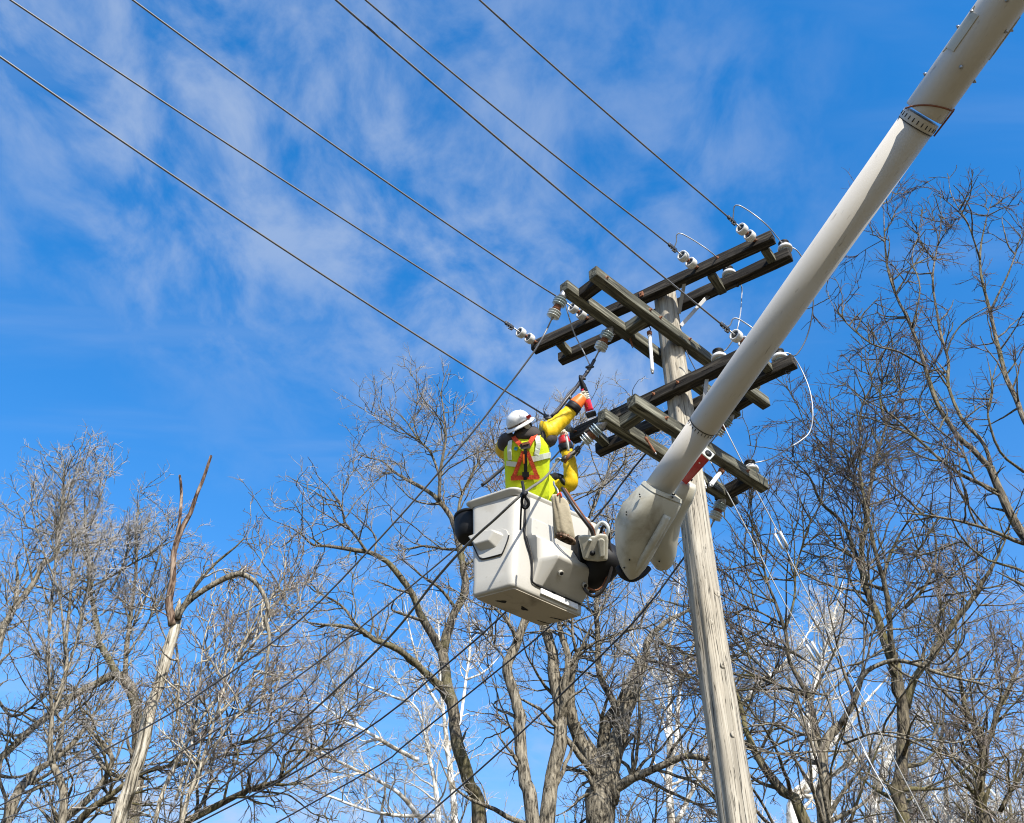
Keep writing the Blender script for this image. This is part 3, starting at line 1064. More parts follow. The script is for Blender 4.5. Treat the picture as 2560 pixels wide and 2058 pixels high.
# access plates
for (s0, s1, a0, a1) in ((0.62, 0.95, 32, 66), (1.75, 2.05, -4, 20), (0.75, 1.05, -88, -78)):
    V, F = [], []
    A = np.linspace(a0, a1, 7)
    S = np.linspace(s0, s1, 3)
    for r in (R1 * 1.115, R1 * 1.16):
        for i, s in enumerate(S):
            for a in A:
                V.append(on_boom(sU + s * .82 + (0.04 if a == A[-1] else 0) * (1 if i == 2 else -1 if i == 0 else 0), a, r))
    n = 7
    def q(l, i, j): return l * 21 + i * n + j
    for i in range(2):
        for j in range(6):
            F.append((q(1, i, j), q(1, i, j + 1), q(1, i + 1, j + 1), q(1, i + 1, j)))
            F.append((q(0, i, j), q(0, i + 1, j), q(0, i + 1, j + 1), q(0, i, j + 1)))
    for i in range(2):
        F.append((q(0, i, 0), q(1, i, 0), q(1, i + 1, 0), q(0, i + 1, 0)))
        F.append((q(0, i, 6), q(0, i + 1, 6), q(1, i + 1, 6), q(1, i, 6)))
    for j in range(6):
        F.append((q(0, 0, j), q(0, 0, j + 1), q(1, 0, j + 1), q(1, 0, j)))
        F.append((q(0, 2, j), q(1, 2, j), q(1, 2, j + 1), q(0, 2, j + 1)))
    obj('access_plate', V, F, M['cover'], boom, smooth=False)
lead = [on_boom(sU + .02 + .045 * math.sin((a + 70) / 130 * 3.0) + .0012 * (60 - a), a, R1 * 1.06 + (.018 if a < -50 else .008)) for a in range(58, -76, -6)]
lead += [on_boom(sU - .035, -78, R1 * 1.12)]
tube('loose_cord', catmull(lead, .03), 0.0065, M['rust'], boom, 6)

# tip cover: a faceted shell round the end of the boom
def ring_oct(c, ax, sx, sy, w, h, rnd=0.35, k=32, e=3.0):
    a = np.arange(k) * 2 * math.pi / k
    x = np.sign(np.cos(a)) * np.abs(np.cos(a)) ** (2 / e) * w
    y = np.sign(np.sin(a)) * np.abs(np.sin(a)) ** (2 / e) * h
    return np.array(c) + x[:, None] * sx + y[:, None] * sy


dT = 9.4
cx = norm(np.array([1, 0, 0]))
stations = [((1657, 1226), 9.42, .188, .185, 4.4), ((1650, 1240), 9.42, .212, .205, 4.6), ((1634, 1262), 9.42, .232, .215, 4.6), ((1612, 1292), 9.43, .246, .22, 4.4), ((1593, 1332), 9.46, .240, .22, 4.0),
            ((1584, 1368), 9.48, .204, .205, 3.4), ((1577, 1404), 9.5, .155, .175, 2.8), ((1574, 1428), 9.52, .098, .13, 2.4), ((1573, 1441), 9.53, .048, .08, 2.0), ((1573, 1448), 9.53, .012, .02, 2.0)]
ax = norm(at(1590, 1372, 9.48) - at(1655, 1232, 9.42))
vw = norm(CAM - at(1620, 1320, 9.45))
sx = norm(np.cross(ax, vw))
sy = np.cross(sx, ax)
qa = math.radians(28)
rx, ry = sx * math.cos(qa) + sy * math.sin(qa), -sx * math.sin(qa) + sy * math.cos(qa)
rings = [ring_oct(at(*p, d), ax, rx, ry, w * .84, h * .84, e=e) for (p, d, w, h, e) in stations]
V, F = loft_vf(rings)
obj('tip_cover', V, F, M['cover'], boom)
lip = [r for r in (ring_oct(at(1657, 1225, 9.42), ax, rx, ry, .163, .160, e=4.4), ring_oct(at(1654, 1233, 9.42), ax, rx, ry, .176, .172, e=4.4))]
V, F = loft_vf(lip, caps=False)
obj('cover_lip', V, F, M['cover'], boom)
# raised rib down the cover
tube('cover_rib', catmull([at(1668, 1290, 9.26), at(1650, 1325, 9.255), at(1628, 1364, 9.28), at(1602, 1408, 9.36), at(1582, 1436, 9.47)], .04), .036, M['cover'], boom, 12)
# second, rounded housing behind
rings = []
for (p, d, w, h, e) in (((1722, 1206), 9.72, .07, .09, 3.0), ((1717, 1214), 9.72, .098, .12, 3.6), ((1706, 1242), 9.74, .104, .13, 3.6), ((1690, 1268), 9.76, .11, .14, 3.2), ((1668, 1304), 9.80, .135, .16, 2.8),
                        ((1656, 1340), 9.82, .158, .17, 2.6), ((1652, 1372), 9.84, .158, .17, 2.4), ((1650, 1398), 9.85, .13, .14, 2.2), ((1648, 1414), 9.86, .09, .09, 2.0), ((1646, 1424), 9.86, .03, .03, 2.0)):
    rings.append(ring_oct(at(*p, d), ax, sx, sy, w, h, e=e))
V, F = loft_vf(rings)
obj('side_housing', V, F, M['cover'], boom)
# black sling under the covers
tube('black_sling', catmull([at(1545, 1418, 9.6), at(1556, 1438, 9.55), at(1580, 1448, 9.55), at(1606, 1436, 9.6), at(1622, 1420, 9.65)], .03), .03, M['black'], boom, 10)
for (x, y, dd) in ((1599, 1236, 9.24), (1600, 1242, 9.24), (1566, 1280, 9.24), (1566, 1287, 9.24), (1682, 1236, 9.24), (1686, 1236, 9.24), (1682, 1243, 9.24), (1560, 1420, 9.4), (1574, 1400, 9.32), (1648, 1404, 9.69)):
    c = at(x, y, dd)
    lathe('cover_screw', c, vw, [(-.05, .007), (.0, .008), (.004, .005)], M['black'], boom, 8)
# red hydraulic tool holder beside the boom
p, q = at(1769, 1136, 9.30), at(1712, 1198, 9.62)
d = norm(q - p)
s = norm(np.cross(d, vw)); u = np.cross(s, d)
hold = thing('tool_holder', 'red square tool holder with a round black mouth beside the boom tip', 'tool holder', tuple(q))
V, F = box_vf((p + q) / 2, (q - p) / 2, s * .047, u * .047)
obj('red_tube', V, F, M['red'], hold, smooth=False, bevel=.01)
V, F = box_vf(p - d * .006, d * .008, s * .050, u * .050)
obj('mouth_plate', V, F, M['pale_grey'], hold, smooth=False, bevel=.008)
lathe('mouth', p - d * .018, d, [(0, .034), (.01, .034)], M['black'], hold, 20)
lathe('label_dot', p + d * .10 + u * .047, u, [(0, .009), (.003, .008)], M['glass_white'], hold, 10)
tube('bracket_bolt', [q - d * .05 - s * .06, q - d * .05 + s * .06], .012, M['dark_metal'], hold, 8)

# ------------------------------------------------------------------ bucket
ZBK = 6.72
bL, bN, bR = (atz(*p_, ZBK) for p_ in ((1176, 1492), (1281, 1462), (1459, 1541)))
bF = bL + bR - bN
ZT = 7.80
tL, tN, tR = atz(1172, 1262, ZT), atz(1292, 1226, ZT), atz(1470, 1302, ZT)
tF = tL + tR - tN


def quad_ring(c, rnd, z, n=8):
    """rounded quadrilateral, corners in order, at height z"""
    out = []
    m = len(c)
    for i in range(m):
        p0, p1, p2 = c[i - 1], c[i], c[(i + 1) % m]
        a = p1 + norm(p0 - p1) * rnd
        b = p1 + norm(p2 - p1) * rnd
        for t in np.linspace(0, 1, n):
            out.append((1 - t) ** 2 * a + 2 * t * (1 - t) * p1 + t * t * b)
    out = np.array(out)
    if z is not None:
        out[:, 2] = z
    return out


def lerp_quad(f, grow=0.0):
    c = [a + (b - a) * f for a, b in zip((bL, bN, bR, bF), (tL, tN, tR, tF))]
    m = sum(c) / 4
    return [p_ + norm(p_ - m) * grow for p_ in c]


bk = thing('lift_bucket', 'large off-white moulded lift bucket with scuffed underside holding the workers', 'lift bucket', tuple((bL + bR) / 2))
HB = ZT - ZBK
rings = [quad_ring(lerp_quad(0, -.035), .04, ZBK - .000), quad_ring(lerp_quad(0.0, -.012), .05, ZBK + .008), quad_ring(lerp_quad(.02), .055, ZBK + .03)]
for f in (.15, .35, .55, .75, .93, 1.0):
    rings.append(quad_ring(lerp_quad(f), .075 + .02 * f, ZBK + HB * f))
inner = [quad_ring(lerp_quad(f, -.035), .05, ZBK + HB * f) for f in (1.0, .6, .15)]
V, F = loft_vf(rings + inner, caps=True)
obj('shell', V, F, M['bucket'], bk)
# rim flange
fl = [quad_ring(lerp_quad(.955, .004), .075, ZBK + HB * .955), quad_ring(lerp_quad(.985, .03), .08, ZBK + HB * .978), quad_ring(lerp_quad(1.0, .062), .09, ZBK + HB * .990),
      quad_ring(lerp_quad(1.0, .068), .095, ZBK + HB * 1.004), quad_ring(lerp_quad(1.0, .058), .09, ZBK + HB * 1.016), quad_ring(lerp_quad(1.0, -.03), .06, ZBK + HB * 1.012)]
V, F = loft_vf(fl, caps=False)
obj('rim', V, F, M['bucket'], bk)
# underside skid plate
V, F = loft_vf([quad_ring(lerp_quad(0, -.05), .03, ZBK - .012), quad_ring(lerp_quad(0, -.048), .03, ZBK + .004)])
obj('underside', V, F, M['bottom'], bk, smooth=False)
# scuffs on the underside: thin worn plates
m_ = (bL + bR) / 2
for (x, y, l_, w_, a_) in ((1255, 1504, .10, .018, .2), (1310, 1522, .09, .022, .9), (1395, 1548, .16, .006, .45), (1360, 1556, .14, .005, .5)):
    c = atz(x, y, ZBK - .0135)
    e1 = np.array([math.cos(a_), math.sin(a_), 0])
    e2 = np.array([-math.sin(a_), math.cos(a_), 0])
    tt = np.linspace(0, 2 * math.pi, 12, endpoint=False)
    rr = 1 + .3 * np.sin(3 * tt + x)
    ring0 = c + (np.cos(tt) * l_ * rr * .5)[:, None] * e1 + (np.sin(tt) * w_ * rr)[:, None] * e2
    V, F = loft_vf([ring0 - np.array([0, 0, .002]), ring0 + np.array([0, 0, .004])])
    obj('scuff', V, F, M['black'], bk, smooth=False)

# stepped panel moulded on the right-hand side
eR = norm(bR - bN)
nR = norm(np.cross(eR, (0, 0, 1)))
if np.dot(nR, CAM - bN) < 0:
    nR = -nR
LR = np.linalg.norm(bR - bN)


def side_pt(s, n, h):
    """s along the right face 0..1, n metres out of it, h metres above the floor"""
    f = h / HB
    a = bN + (tN - bN) * f
    b = bR + (tR - bR) * f
    p_ = a + (b - a) * s
    p_ = p_ + nR * n
    p_[2] = ZBK + h
    return p_


prof = [(.105, -.03), (.115, .015), (.31, .228), (.335, .240), (.36, .236), (.53, .135), (.555, .125), (.575, .082), (.60, .082), (.74, .090), (.765, .084), (.78, .050), (.90, .060), (1.02, .055), (1.04, -.03)]
sts = [(.13, .05), (.145, .30), (.22, .42), (.36, .95), (.40, 1.0), (.90, 1.0), (.955, .92), (.97, -.05)]
rings = []
for s, sc in sts:
    rings.append(np.array([side_pt(s + .13 * min(1, max(0, (.62 - h) / .3)) * max(0, 1 - (s - .13) / .27), (n * sc if h < .5 else n * min(1, sc * 3.2)) if n > 0 else n, h) for (h, n) in prof]))
nP = len(prof)
V = np.vstack(rings)
F = []
for i in range(len(rings) - 1):
    for j in range(nP - 1):
        F.append((i * nP + j, i * nP + j + 1, (i + 1) * nP + j + 1, (i + 1) * nP + j))
F.append(tuple(range(nP)))
F.append(tuple((len(rings) - 1) * nP + j for j in range(nP - 1, -1, -1)))
o = obj('step_panel', V, F, M['bucket'], bk, smooth=True, bevel=.012, seg=3)
mm = o.modifiers.new('wn', 'WEIGHTED_NORMAL')
# dark gasket along the panel's edge
tube('gasket', catmull([side_pt(.112, .012, 1.05), side_pt(.112, .014, .9), side_pt(.114, .014, .64), side_pt(.155, .018, .5), side_pt(.205, .020, .40), side_pt(.232, .020, .30), side_pt(.238, .018, .20), side_pt(.245, .016, .125),
                        side_pt(.30, .016, .098), side_pt(.6, .016, .096), side_pt(.93, .016, .098)], .05), .010, M['black'], bk, 8)
for (s, h) in ((.50, .265), (.84, .25)):
    c = side_pt(s, .165, h - .045)
    nn = norm(np.cross(side_pt(.9, .235, .32) - side_pt(.4, .235, .32), side_pt(.5, .235, .32) - side_pt(.5, .02, .12)))
    if np.dot(nn, CAM - c) < 0:
        nn = -nn
    lathe('drain_hole', c - nn * .02, nn, [(0, .027), (.028, .027), (.031, .025), (.029, .018), (.012, .016)], M['bucket'], bk, 18)
    lathe('hole_dark', c - nn * .02, nn, [(0, .02), (.030, .017)], M['black'], bk, 14)
# sunlit band low on the right face, put in as a thin white strip
a, b = side_pt(.37, .012, .062), side_pt(.90, .012, .062)
V, F = box_vf((a + b) / 2, (b - a) / 2, nR * .008, np.array([0, 0, .034]))
obj('sunlit_strip', V, F, M['glass_white'], bk, smooth=False, bevel=.004)
# raised lip block at the far right top
c = side_pt(1.03, .0, .86)
V, F = box_vf(c, eR * .05, nR * .10, np.array([0, 0, .17]))
obj('corner_block', V, F, M['bucket'], bk, smooth=False, bevel=.03, seg=3)
c = side_pt(1.08, -.0, .93)
V, F = box_vf(c, eR * .06, nR * .09, np.array([0, 0, .05]))
obj('corner_lip', V, F, M['bucket'], bk, smooth=False, bevel=.025, seg=3)

# moulded pocket on the left face
eL = norm(bL - bN)
nL = norm(np.cross((0, 0, 1), eL))
if np.dot(nL, CAM - bN) < 0:
    nL = -nL


def left_pt(x, y, n):
    """point on the left face seen at (x, y), moved n metres out of it"""
    f = .5
    p0 = bN + (tN - bN) * f
    nn = norm(np.cross(tN - bN, bL - bN))
    if np.dot(nn, nL) < 0:
        nn = -nn
    r = ray(x, y)
    t = np.dot(p0 - CAM, nn) / np.dot(r, nn)
    return CAM + r * t + nn * n


outl = [(1179, 1354), (1190, 1377), (1199, 1394), (1209, 1399), (1250, 1389), (1258, 1384), (1270, 1355), (1274, 1340), (1268, 1326), (1258, 1323), (1225, 1331), (1184, 1344)]
pl = [left_pt(x, y, .014) for (x, y) in outl]
pb = [left_pt(x, y, -.02) for (x, y) in outl]
V, F = loft_vf([np.array(pb), np.array(pl)])
obj('pocket_plate', V, F, M['bucket'], bk, smooth=False, bevel=.006)
tube('pocket_seal', catmull([left_pt(x, y, .014) for (x, y) in outl[:8]], .02), .007, M['black'], bk, 6)
o0 = [(1184, 1353), (1204, 1381), (1243, 1372), (1264, 1340), (1256, 1331), (1232, 1334)]
o1 = [(1188, 1356), (1205, 1376), (1240, 1366), (1254, 1343), (1246, 1339), (1228, 1342)]
V, F = loft_vf([np.array([left_pt(x, y, .0) for (x, y) in o0]), np.array([left_pt(x - 9, y - 5, .085) for (x, y) in o1])])
obj('pocket', V, F, M['bucket'], bk, smooth=False, bevel=.012, seg=3)

# pivot bracket between bucket and boom
br = thing('bucket_bracket', 'white cast bracket with bolt heads joining bucket and boom tip', 'bracket', tuple(at(1480, 1372, 10.02)))
g1 = [(1445, 1340), (1462, 1337), (1486, 1340), (1500, 1334), (1518, 1336), (1521, 1350), (1519, 1402), (1494, 1404), (1470, 1402), (1458, 1398)]
f0 = np.array([at(x, y, 9.93) for (x, y) in g1])
f1 = np.array([at(x, y, 10.22) for (x, y) in g1])
V, F = loft_vf([f0, f1])
obj('casting', V, F, M['cover'], br, smooth=False, bevel=.022, seg=3)
ridge = np.array([at(x, y, 9.87) for (x, y) in ((1494, 1350), (1503, 1345), (1512, 1350), (1512, 1392), (1500, 1394))])
V, F = loft_vf([ridge, ridge + (f1[0] - f0[0]) * .5])
obj('casting_rib', V, F, M['cover'], br, smooth=False, bevel=.012)
for (x, y, r, mm_) in ((1481, 1383, .026, 'black'), (1475, 1351, .016, 'pale_grey')):
    c = at(x, y, 9.91)
    lathe('bolt_head', c, vw, [(-.03, r), (.012, r), (.014, r * .7), (.024, r * .6)], M[mm_], br, 14)
# dark pivot body and rotator behind it
V, F = lathe_vf(at(1478, 1440, 10.22), norm(at(1540, 1380, 10.12) - at(1478, 1440, 10.22)), [(-.12, .10), (-.10, .14), (.1, .17), (.28, .16), (.36, .12)], 24)
obj('rotator', V, F, M['black'], br)
V, F = box_vf(at(1450, 1380, 10.22), eR * .06, nR * .05, np.array([0, 0, .16]))
obj('mount_plate', V, F, M['black'], br, smooth=False, bevel=.015)
tube('hose', catmull([at(1520, 1340, 10.07), at(1530, 1400, 10.02), at(1520, 1450, 9.99), at(1500, 1483, 9.97), at(1480, 1490, 9.99), at(1462, 1474, 10.02), at(1456, 1452, 10.12)], .04), .016, M['hose'], br, 8)
tube('hose', catmull([at(1510, 1330, 10.12), at(1524, 1400, 10.07), at(1512, 1455, 10.04), at(1492, 1476, 10.02), at(1470, 1470, 10.07)], .04), .010, M['rust'], br, 8)
tube('hose', catmull([at(1486, 1340, 10.02), at(1492, 1318, 10.02), at(1506, 1306, 10.02), at(1520, 1318, 9.97), at(1518, 1345, 9.97)], .03), .018, M['pale_grey'], br, 8)
tube('hose', catmull([at(1498, 1345, 10.05), at(1508, 1316, 10.05), at(1522, 1330, 9.97), at(1520, 1370, 9.97)], .03), .014, M['black'], br, 8)
tube('control_hose', catmull([at(1405, 1220, 10.22), at(1436, 1268, 9.99), at(1460, 1300, 9.93), at(1476, 1322, 9.93), at(1484, 1342, 9.97)], .03), .018, M['hose'], br, 8)
tube('control_hose', catmull([at(1412, 1222, 10.24), at(1442, 1266, 10.02), at(1466, 1300, 9.95), at(1482, 1320, 9.95), at(1488, 1344, 9.99)], .03), .011, M['rust'], br, 8)

# canvas tool bag hung on the panel
bag = thing('tool_bag', 'worn pale canvas tool bag hanging on the bucket side', 'bag', tuple(at(1410, 1345, 9.5)))
st = [((1398, 1241), .070, .020), ((1400, 1248), .098, .028), ((1403, 1268), .102, .034), ((1407, 1290), .106, .038), ((1411, 1318), .112, .040), ((1413, 1338), .112, .040), ((1414, 1346), .106, .036)]
rb = np.random.default_rng(3)
rings = []
bxd = norm(at(1450, 1345, 9.5) - at(1400, 1340, 9.5))
dv = np.array([.5, -.85, 0])
for i, (p_, w, h) in enumerate(st):
    r_ = ring_oct(at(*p_, 9.46), None, norm(eR), nR, w, h, k=28, e=2.8)
    wr = 1 + .10 * np.sin(np.arange(28) * 1.35 + i * .5) + rb.normal(0, .035, 28)
    r_ = r_.mean(0) + (r_ - r_.mean(0)) * wr[:, None]
    rings.append(r_)
V, F = loft_vf(rings)
obj('body', V, F, M['canvas'], bag, sub=1)
V, F = loft_vf([ring_oct(at(1414, 1344, 9.46), None, norm(eR), nR, .114, .042, k=28, e=2.8), ring_oct(at(1415, 1351, 9.46), None, norm(eR), nR, .112, .040, k=28, e=2.8)])
obj('base', V, F, M['bark_peel'], bag)
for (x, y) in ((1402, 1342), (1420, 1338)):
    lathe('rivet', at(x, y, 9.37), vw, [(-.02, .008), (.004, .007)], M['rust'], bag, 8)
V, F = tube_vf(catmull([at(1380, 1246, 9.50), at(1384, 1262, 9.45), at(1386, 1300, 9.45), at(1388, 1346, 9.46)], .03), .014, 8)
obj('flap_edge', V, F, M['canvas'], bag)
tube('hook', catmull([at(1396, 1246, 9.44), at(1394, 1226, 9.5), at(1386, 1214, 9.56), at(1384, 1205, 9.62)], .02), .010, M['galv'], bag, 8)
tube('clip', catmull([at(1392, 1240, 9.42), at(1400, 1232, 9.44), at(1404, 1244, 9.42)], .02), .009, M['strap'], bag, 8)

# black tub hooked on the bucket's far left side
tub = thing('hanging_tub', 'round black tub hanging on the far left side of the bucket', 'tub', tuple(at(1160, 1345, 9.95)))
c = at(1176, 1322, 10.62)
lathe('tub_body', c - np.array([0, 0, .14]), (0, 0, 1), [(0, .11), (.01, .125), (.08, .155), (.2, .165), (.27, .162), (.28, .14)], M['black'], tub, 28)
lathe('tub_rim', c + np.array([0, 0, .11]), (0, 0, 1), [(0, .168), (.012, .175), (.03, .175), (.035, .16)], M['black'], tub, 28)
tube('handle', catmull([c + np.array([-.17, 0, .14]), c + np.array([0, .02, .26]), c + np.array([.17, 0, .14])], .03), .008, M['dark_metal'], tub, 6)

# rope / slack line drawn over the bucket
rp = [STR['B'], at(1420, 1140, 11.0), at(1396, 1152, 10.75), at(1372, 1184, 10.35), at(1352, 1203, 9.98), at(1328, 1219, 9.70), at(1303, 1238, 9.52), at(1276, 1262, 9.48), at(1240, 1296, 9.55), at(1178, 1352, 9.72),
      at(1100, 1436, 10.1), at(950, 1618, 11.3), at(700, 1850, 13.4), at(459, 2043, 15.6)]
e = norm(rp[-1] - rp[-2])
wire('slack_line', 'grey line drawn over the bucket rim and down past its pocket', rp + [rp[-1] + e * s_ + np.array([0, 0, .006 * s_ * s_]) for s_ in (3, 7, 12)], .0125, 'rope', 'wire', step=.12)
hk = thing('line_grip', 'metal line grip with hook in front of the second worker', 'clamp', tuple(at(1400, 1152, 10.7)))
tube('hook', catmull([at(1392, 1158, 10.7), at(1390, 1150, 10.7), at(1396, 1146, 10.7), at(1406, 1149, 10.7), at(1424, 1142, 10.8)], .02), .012, M['galv'], hk, 8)
tube('grip', [at(1404, 1152, 10.68), at(1414, 1146, 10.7), at(1426, 1141, 10.75)], [.02, .034, .02], M['dark_metal'], hk, 8)
tube('grip_arm', [at(1412, 1158, 10.68), at(1420, 1140, 10.68), at(1424, 1134, 10.7)], [.012, .018, .012], M['rust'], hk, 8)
tube('eye', catmull([at(1415, 1088, 10.75), at(1419, 1110, 10.7), at(1421, 1128, 10.7)], .03), .013, M['pale_grey'], hk, 8)
kn = thing('rope_knot', 'black rope loop knotted over the near bucket corner', 'rope', tuple(at(1310, 1270, 9.45)))
dk = 9.43
tube('loop', catmull([at(1306, 1205, 9.62), at(1309, 1225, 9.5), at(1311, 1240, dk), at(1320, 1252, dk), at(1321, 1263, dk), at(1313, 1271, dk), at(1306, 1264, dk), at(1305, 1250, dk), at(1309, 1236, dk)], .015), .015, M['black'], kn, 8)
tube('knot', [at(1304, 1234, dk - .01), at(1311, 1237, dk - .03), at(1318, 1231, dk - .01)], [.016, .026, .014], M['black'], kn, 8)
tube('tail', catmull([at(1304, 1255, dk), at(1302, 1290, dk + .02), at(1301, 1325, dk + .04)], .03), .009, M['black'], kn, 6)
# ------------------------------------------------------------------ people
import bmesh
from mathutils.bvhtree import BVHTree
CR = np.array([1.0, 0, 0]); CU = np.array([0, -sp, cp]); CB = np.array([0, -cp, -sp])   # right, up, towards the viewer


def body_mesh(name, J, E, rad_, mat_, parent, root='pelvis'):
    """one continuous skin grown over a posed skeleton"""
    bm = bmesh.new()
    sl = bm.verts.layers.skin.verify()
    vs = {}
    base = root_of(parent)
    for k_, p_ in J.items():
        v = bm.verts.new(Vector(p_ - base))
        r = rad_[k_]
        v[sl].radius = (r, r) if not isinstance(r, tuple) else r
        v[sl].use_root = (k_ == root)
        vs[k_] = v
    for a, b in E:
        bm.edges.new((vs[a], vs[b]))
    me = bpy.data.meshes.new(name)
    bm.to_mesh(me)
    bm.free()
    o = link(name, me, mat_, parent)
    m = o.modifiers.new('skin', 'SKIN')
    m.use_smooth_shade = True
    m.branch_smoothing = 0.6
    s = o.modifiers.new('sub', 'SUBSURF')
    s.levels = s.render_levels = 2
    return o


def ell_ring(c, ex, ey, w, h, k=28, e=2.4):
    return ring_oct(c, None, ex, ey, w, h, k=k, e=e)


def sleeve(name, pts, radii, m, par, k=20, wr=0.0, seed=0):
    r_ = np.random.default_rng(seed)
    P = catmull(pts, .025)
    f = np.linspace(0, len(radii) - 1, len(P))
    R = np.interp(f, np.arange(len(radii)), radii)
    V, F = tube_vf(P, R, k, True)
    if wr:
        n = len(P)
        Vr = V.reshape(n, k, 3)
        for i in range(n):
            s = 1 + wr * np.sin(np.arange(k) * .9 + i * 1.1 + seed) * math.sin(i * .7 + seed)
            Vr[i] = P[i] + (Vr[i] - P[i]) * s[:, None]
        V = Vr.reshape(-1, 3)
    return obj(name, V, F, M[m], par)


def surf_ribbon(name, bvh, pts, w, m, par, lift=.006, th=.004):
    """webbing laid on a surface along sight lines, with thickness"""
    P, Nn = [], []
    dense = []
    for (a, b) in zip(pts[:-1], pts[1:]):
        n = max(2, int(math.hypot(b[0] - a[0], b[1] - a[1]) / 4))
        for t in np.linspace(0, 1, n, endpoint=False):
            dense.append((a[0] + (b[0] - a[0]) * t, a[1] + (b[1] - a[1]) * t))
    dense.append(pts[-1])
    for (x, y) in dense:
        d = Vector(norm(ray(x, y)))
        h = bvh.ray_cast(Vector(CAM), d)
        if h[0] is None:
            continue
        nn = np.array(h[1])
        if np.dot(nn, CAM - np.array(h[0])) < 0:
            nn = -nn
        P.append(np.array(h[0]) + nn * lift); Nn.append(nn)
    if len(P) < 2:
        return None
    P = np.array(P)
    T = np.gradient(P, axis=0)
    rings = []
    for p_, t_, n_ in zip(P, T, Nn):
        s = norm(np.cross(norm(t_), n_))
        rings.append(np.array([p_ - s * w / 2 - n_ * th, p_ + s * w / 2 - n_ * th, p_ + s * w / 2 + n_ * th, p_ - s * w / 2 + n_ * th]))
    V, F = loft_vf(rings)
    return obj(name, V, F, M[m], par, smooth=False)


def glove_vf(wrist, palm_dir, across, grip_c, grip_ax, grip_r, hand=1.0):
    """palm and five unequal fingers closed round a bar through grip_c along grip_ax"""
    pd, ac = norm(palm_dir), norm(across)
    parts = []
    up = norm(np.cross(pd, ac))
    rings = [ell_ring(wrist + pd * s, ac, up, w, h, 14, 2.6) for s, w, h in ((-.02, .030, .024), (.02, .036, .024), (.06, .044, .024), (.085, .042, .020))]
    parts.append(loft_vf(rings))
    ga = norm(grip_ax)
    s_ = norm(np.cross(ga, up))
    for i, (off, ln, r) in enumerate(((-.034, 2.5, .0105), (-.012, 2.8, .011), (.011, 2.65, .0105), (.032, 2.25, .0095))):
        c = grip_c + ga * off
        pts = []
        a0 = math.atan2(np.dot(wrist + pd * .08 - c, up), np.dot(wrist + pd * .08 - c, s_))
        for t in np.linspace(0, ln, 7):
            rr = grip_r + r * .9
            pts.append(c + (s_ * math.cos(a0 + t) + up * math.sin(a0 + t)) * rr)
        pts = [wrist + pd * .055 + ga * off * .8] + pts
        P = catmull(pts, .012)
        parts.append(tube_vf(P, np.linspace(r * 1.12, r * .8, len(P)), 8))
    th = [wrist + pd * .012 + ac * .028, wrist + pd * .04 + ac * .052 + up * .012, grip_c + ga * -.045 + up * (grip_r + .006) - s_ * .004, grip_c + ga * -.052 - s_ * (grip_r * .8) + up * .004]
    P = catmull(th, .012)
    parts.append(tube_vf(P, np.linspace(.016, .010, len(P)), 8))
    return join_vf(parts)


# ---- first worker
D1 = 10.6
J = {k_: at(*v) for k_, v in dict(
    pelvis=(1321, 1258, D1), waist=(1319, 1205, D1), chest=(1317, 1138, D1), neckb=(1319, 1092, D1), neck=(1314, 1080, D1), head=(1306, 1060, D1), crown=(1300, 1044, D1),
    shr=(1366, 1094, D1), elr=(1408, 1048, D1 + .12), wrr=(1448, 1001, D1 + .22), hdr=(1458, 990, D1 + .24),
    shl=(1268, 1100, D1), ell=(1254, 1128, D1 + .22), wrl=(1285, 1135, D1 + .45), hdl=(1300, 1128, D1 + .52),
    hpr=(1342, 1272, D1), hpl=(1299, 1270, D1)).items()}
for sd_ in ('r', 'l'):
    h = J['hp' + sd_]
    J['kn' + sd_] = np.array([h[0], h[1] + .05, h[2] - .46])
    J['an' + sd_] = np.array([h[0], h[1] + .02, 6.97])
    J['to' + sd_] = np.array([h[0] + .03, h[1] + .17, 6.93])
E = [('pelvis', 'waist'), ('waist', 'chest'), ('chest', 'neckb'), ('neckb', 'neck'), ('neck', 'head'), ('head', 'crown'), ('chest', 'shr'), ('shr', 'elr'), ('elr', 'wrr'), ('wrr', 'hdr'),
     ('chest', 'shl'), ('shl', 'ell'), ('ell', 'wrl'), ('wrl', 'hdl'), ('pelvis', 'hpr'), ('pelvis', 'hpl')]
for sd_ in ('r', 'l'):
    E += [('hp' + sd_, 'kn' + sd_), ('kn' + sd_, 'an' + sd_), ('an' + sd_, 'to' + sd_)]
RD = dict(pelvis=.14, waist=.13, chest=.15, neckb=.075, neck=.062, head=.092, crown=.07, shr=.068, elr=.048, wrr=.034, hdr=.036, shl=.068, ell=.048, wrl=.034, hdl=.036,
          hpr=.10, hpl=.10, knr=.068, knl=.068, anr=.05, anl=.05, tor=.042, tol=.042)
foot = (J['anr'] + J['anl']) / 2
foot = np.array([foot[0], foot[1], 6.89])
p1 = thing('person', 'worker in white helmet, yellow vest and red harness raising one arm', 'person', tuple(foot))
body_mesh('body', J, E, RD, M['balaclava'], p1)
LRv = norm(J['shr'] - J['shl'])
SPv = norm(J['neckb'] - J['waist'])
FBv = norm(np.cross(LRv, SPv))
if np.dot(FBv, CB) < 0:
    FBv = -FBv
st = [((1322, 1262), .200, .150), ((1320, 1240), .222, .158), ((1319, 1210), .228, .150), ((1318, 1180), .226, .150), ((1317, 1150), .232, .155), ((1317, 1125), .238, .155), ((1318, 1106), .225, .142), ((1319, 1094), .185, .115), ((1320, 1086), .12, .085)]
rings = []
rv = np.random.default_rng(8)
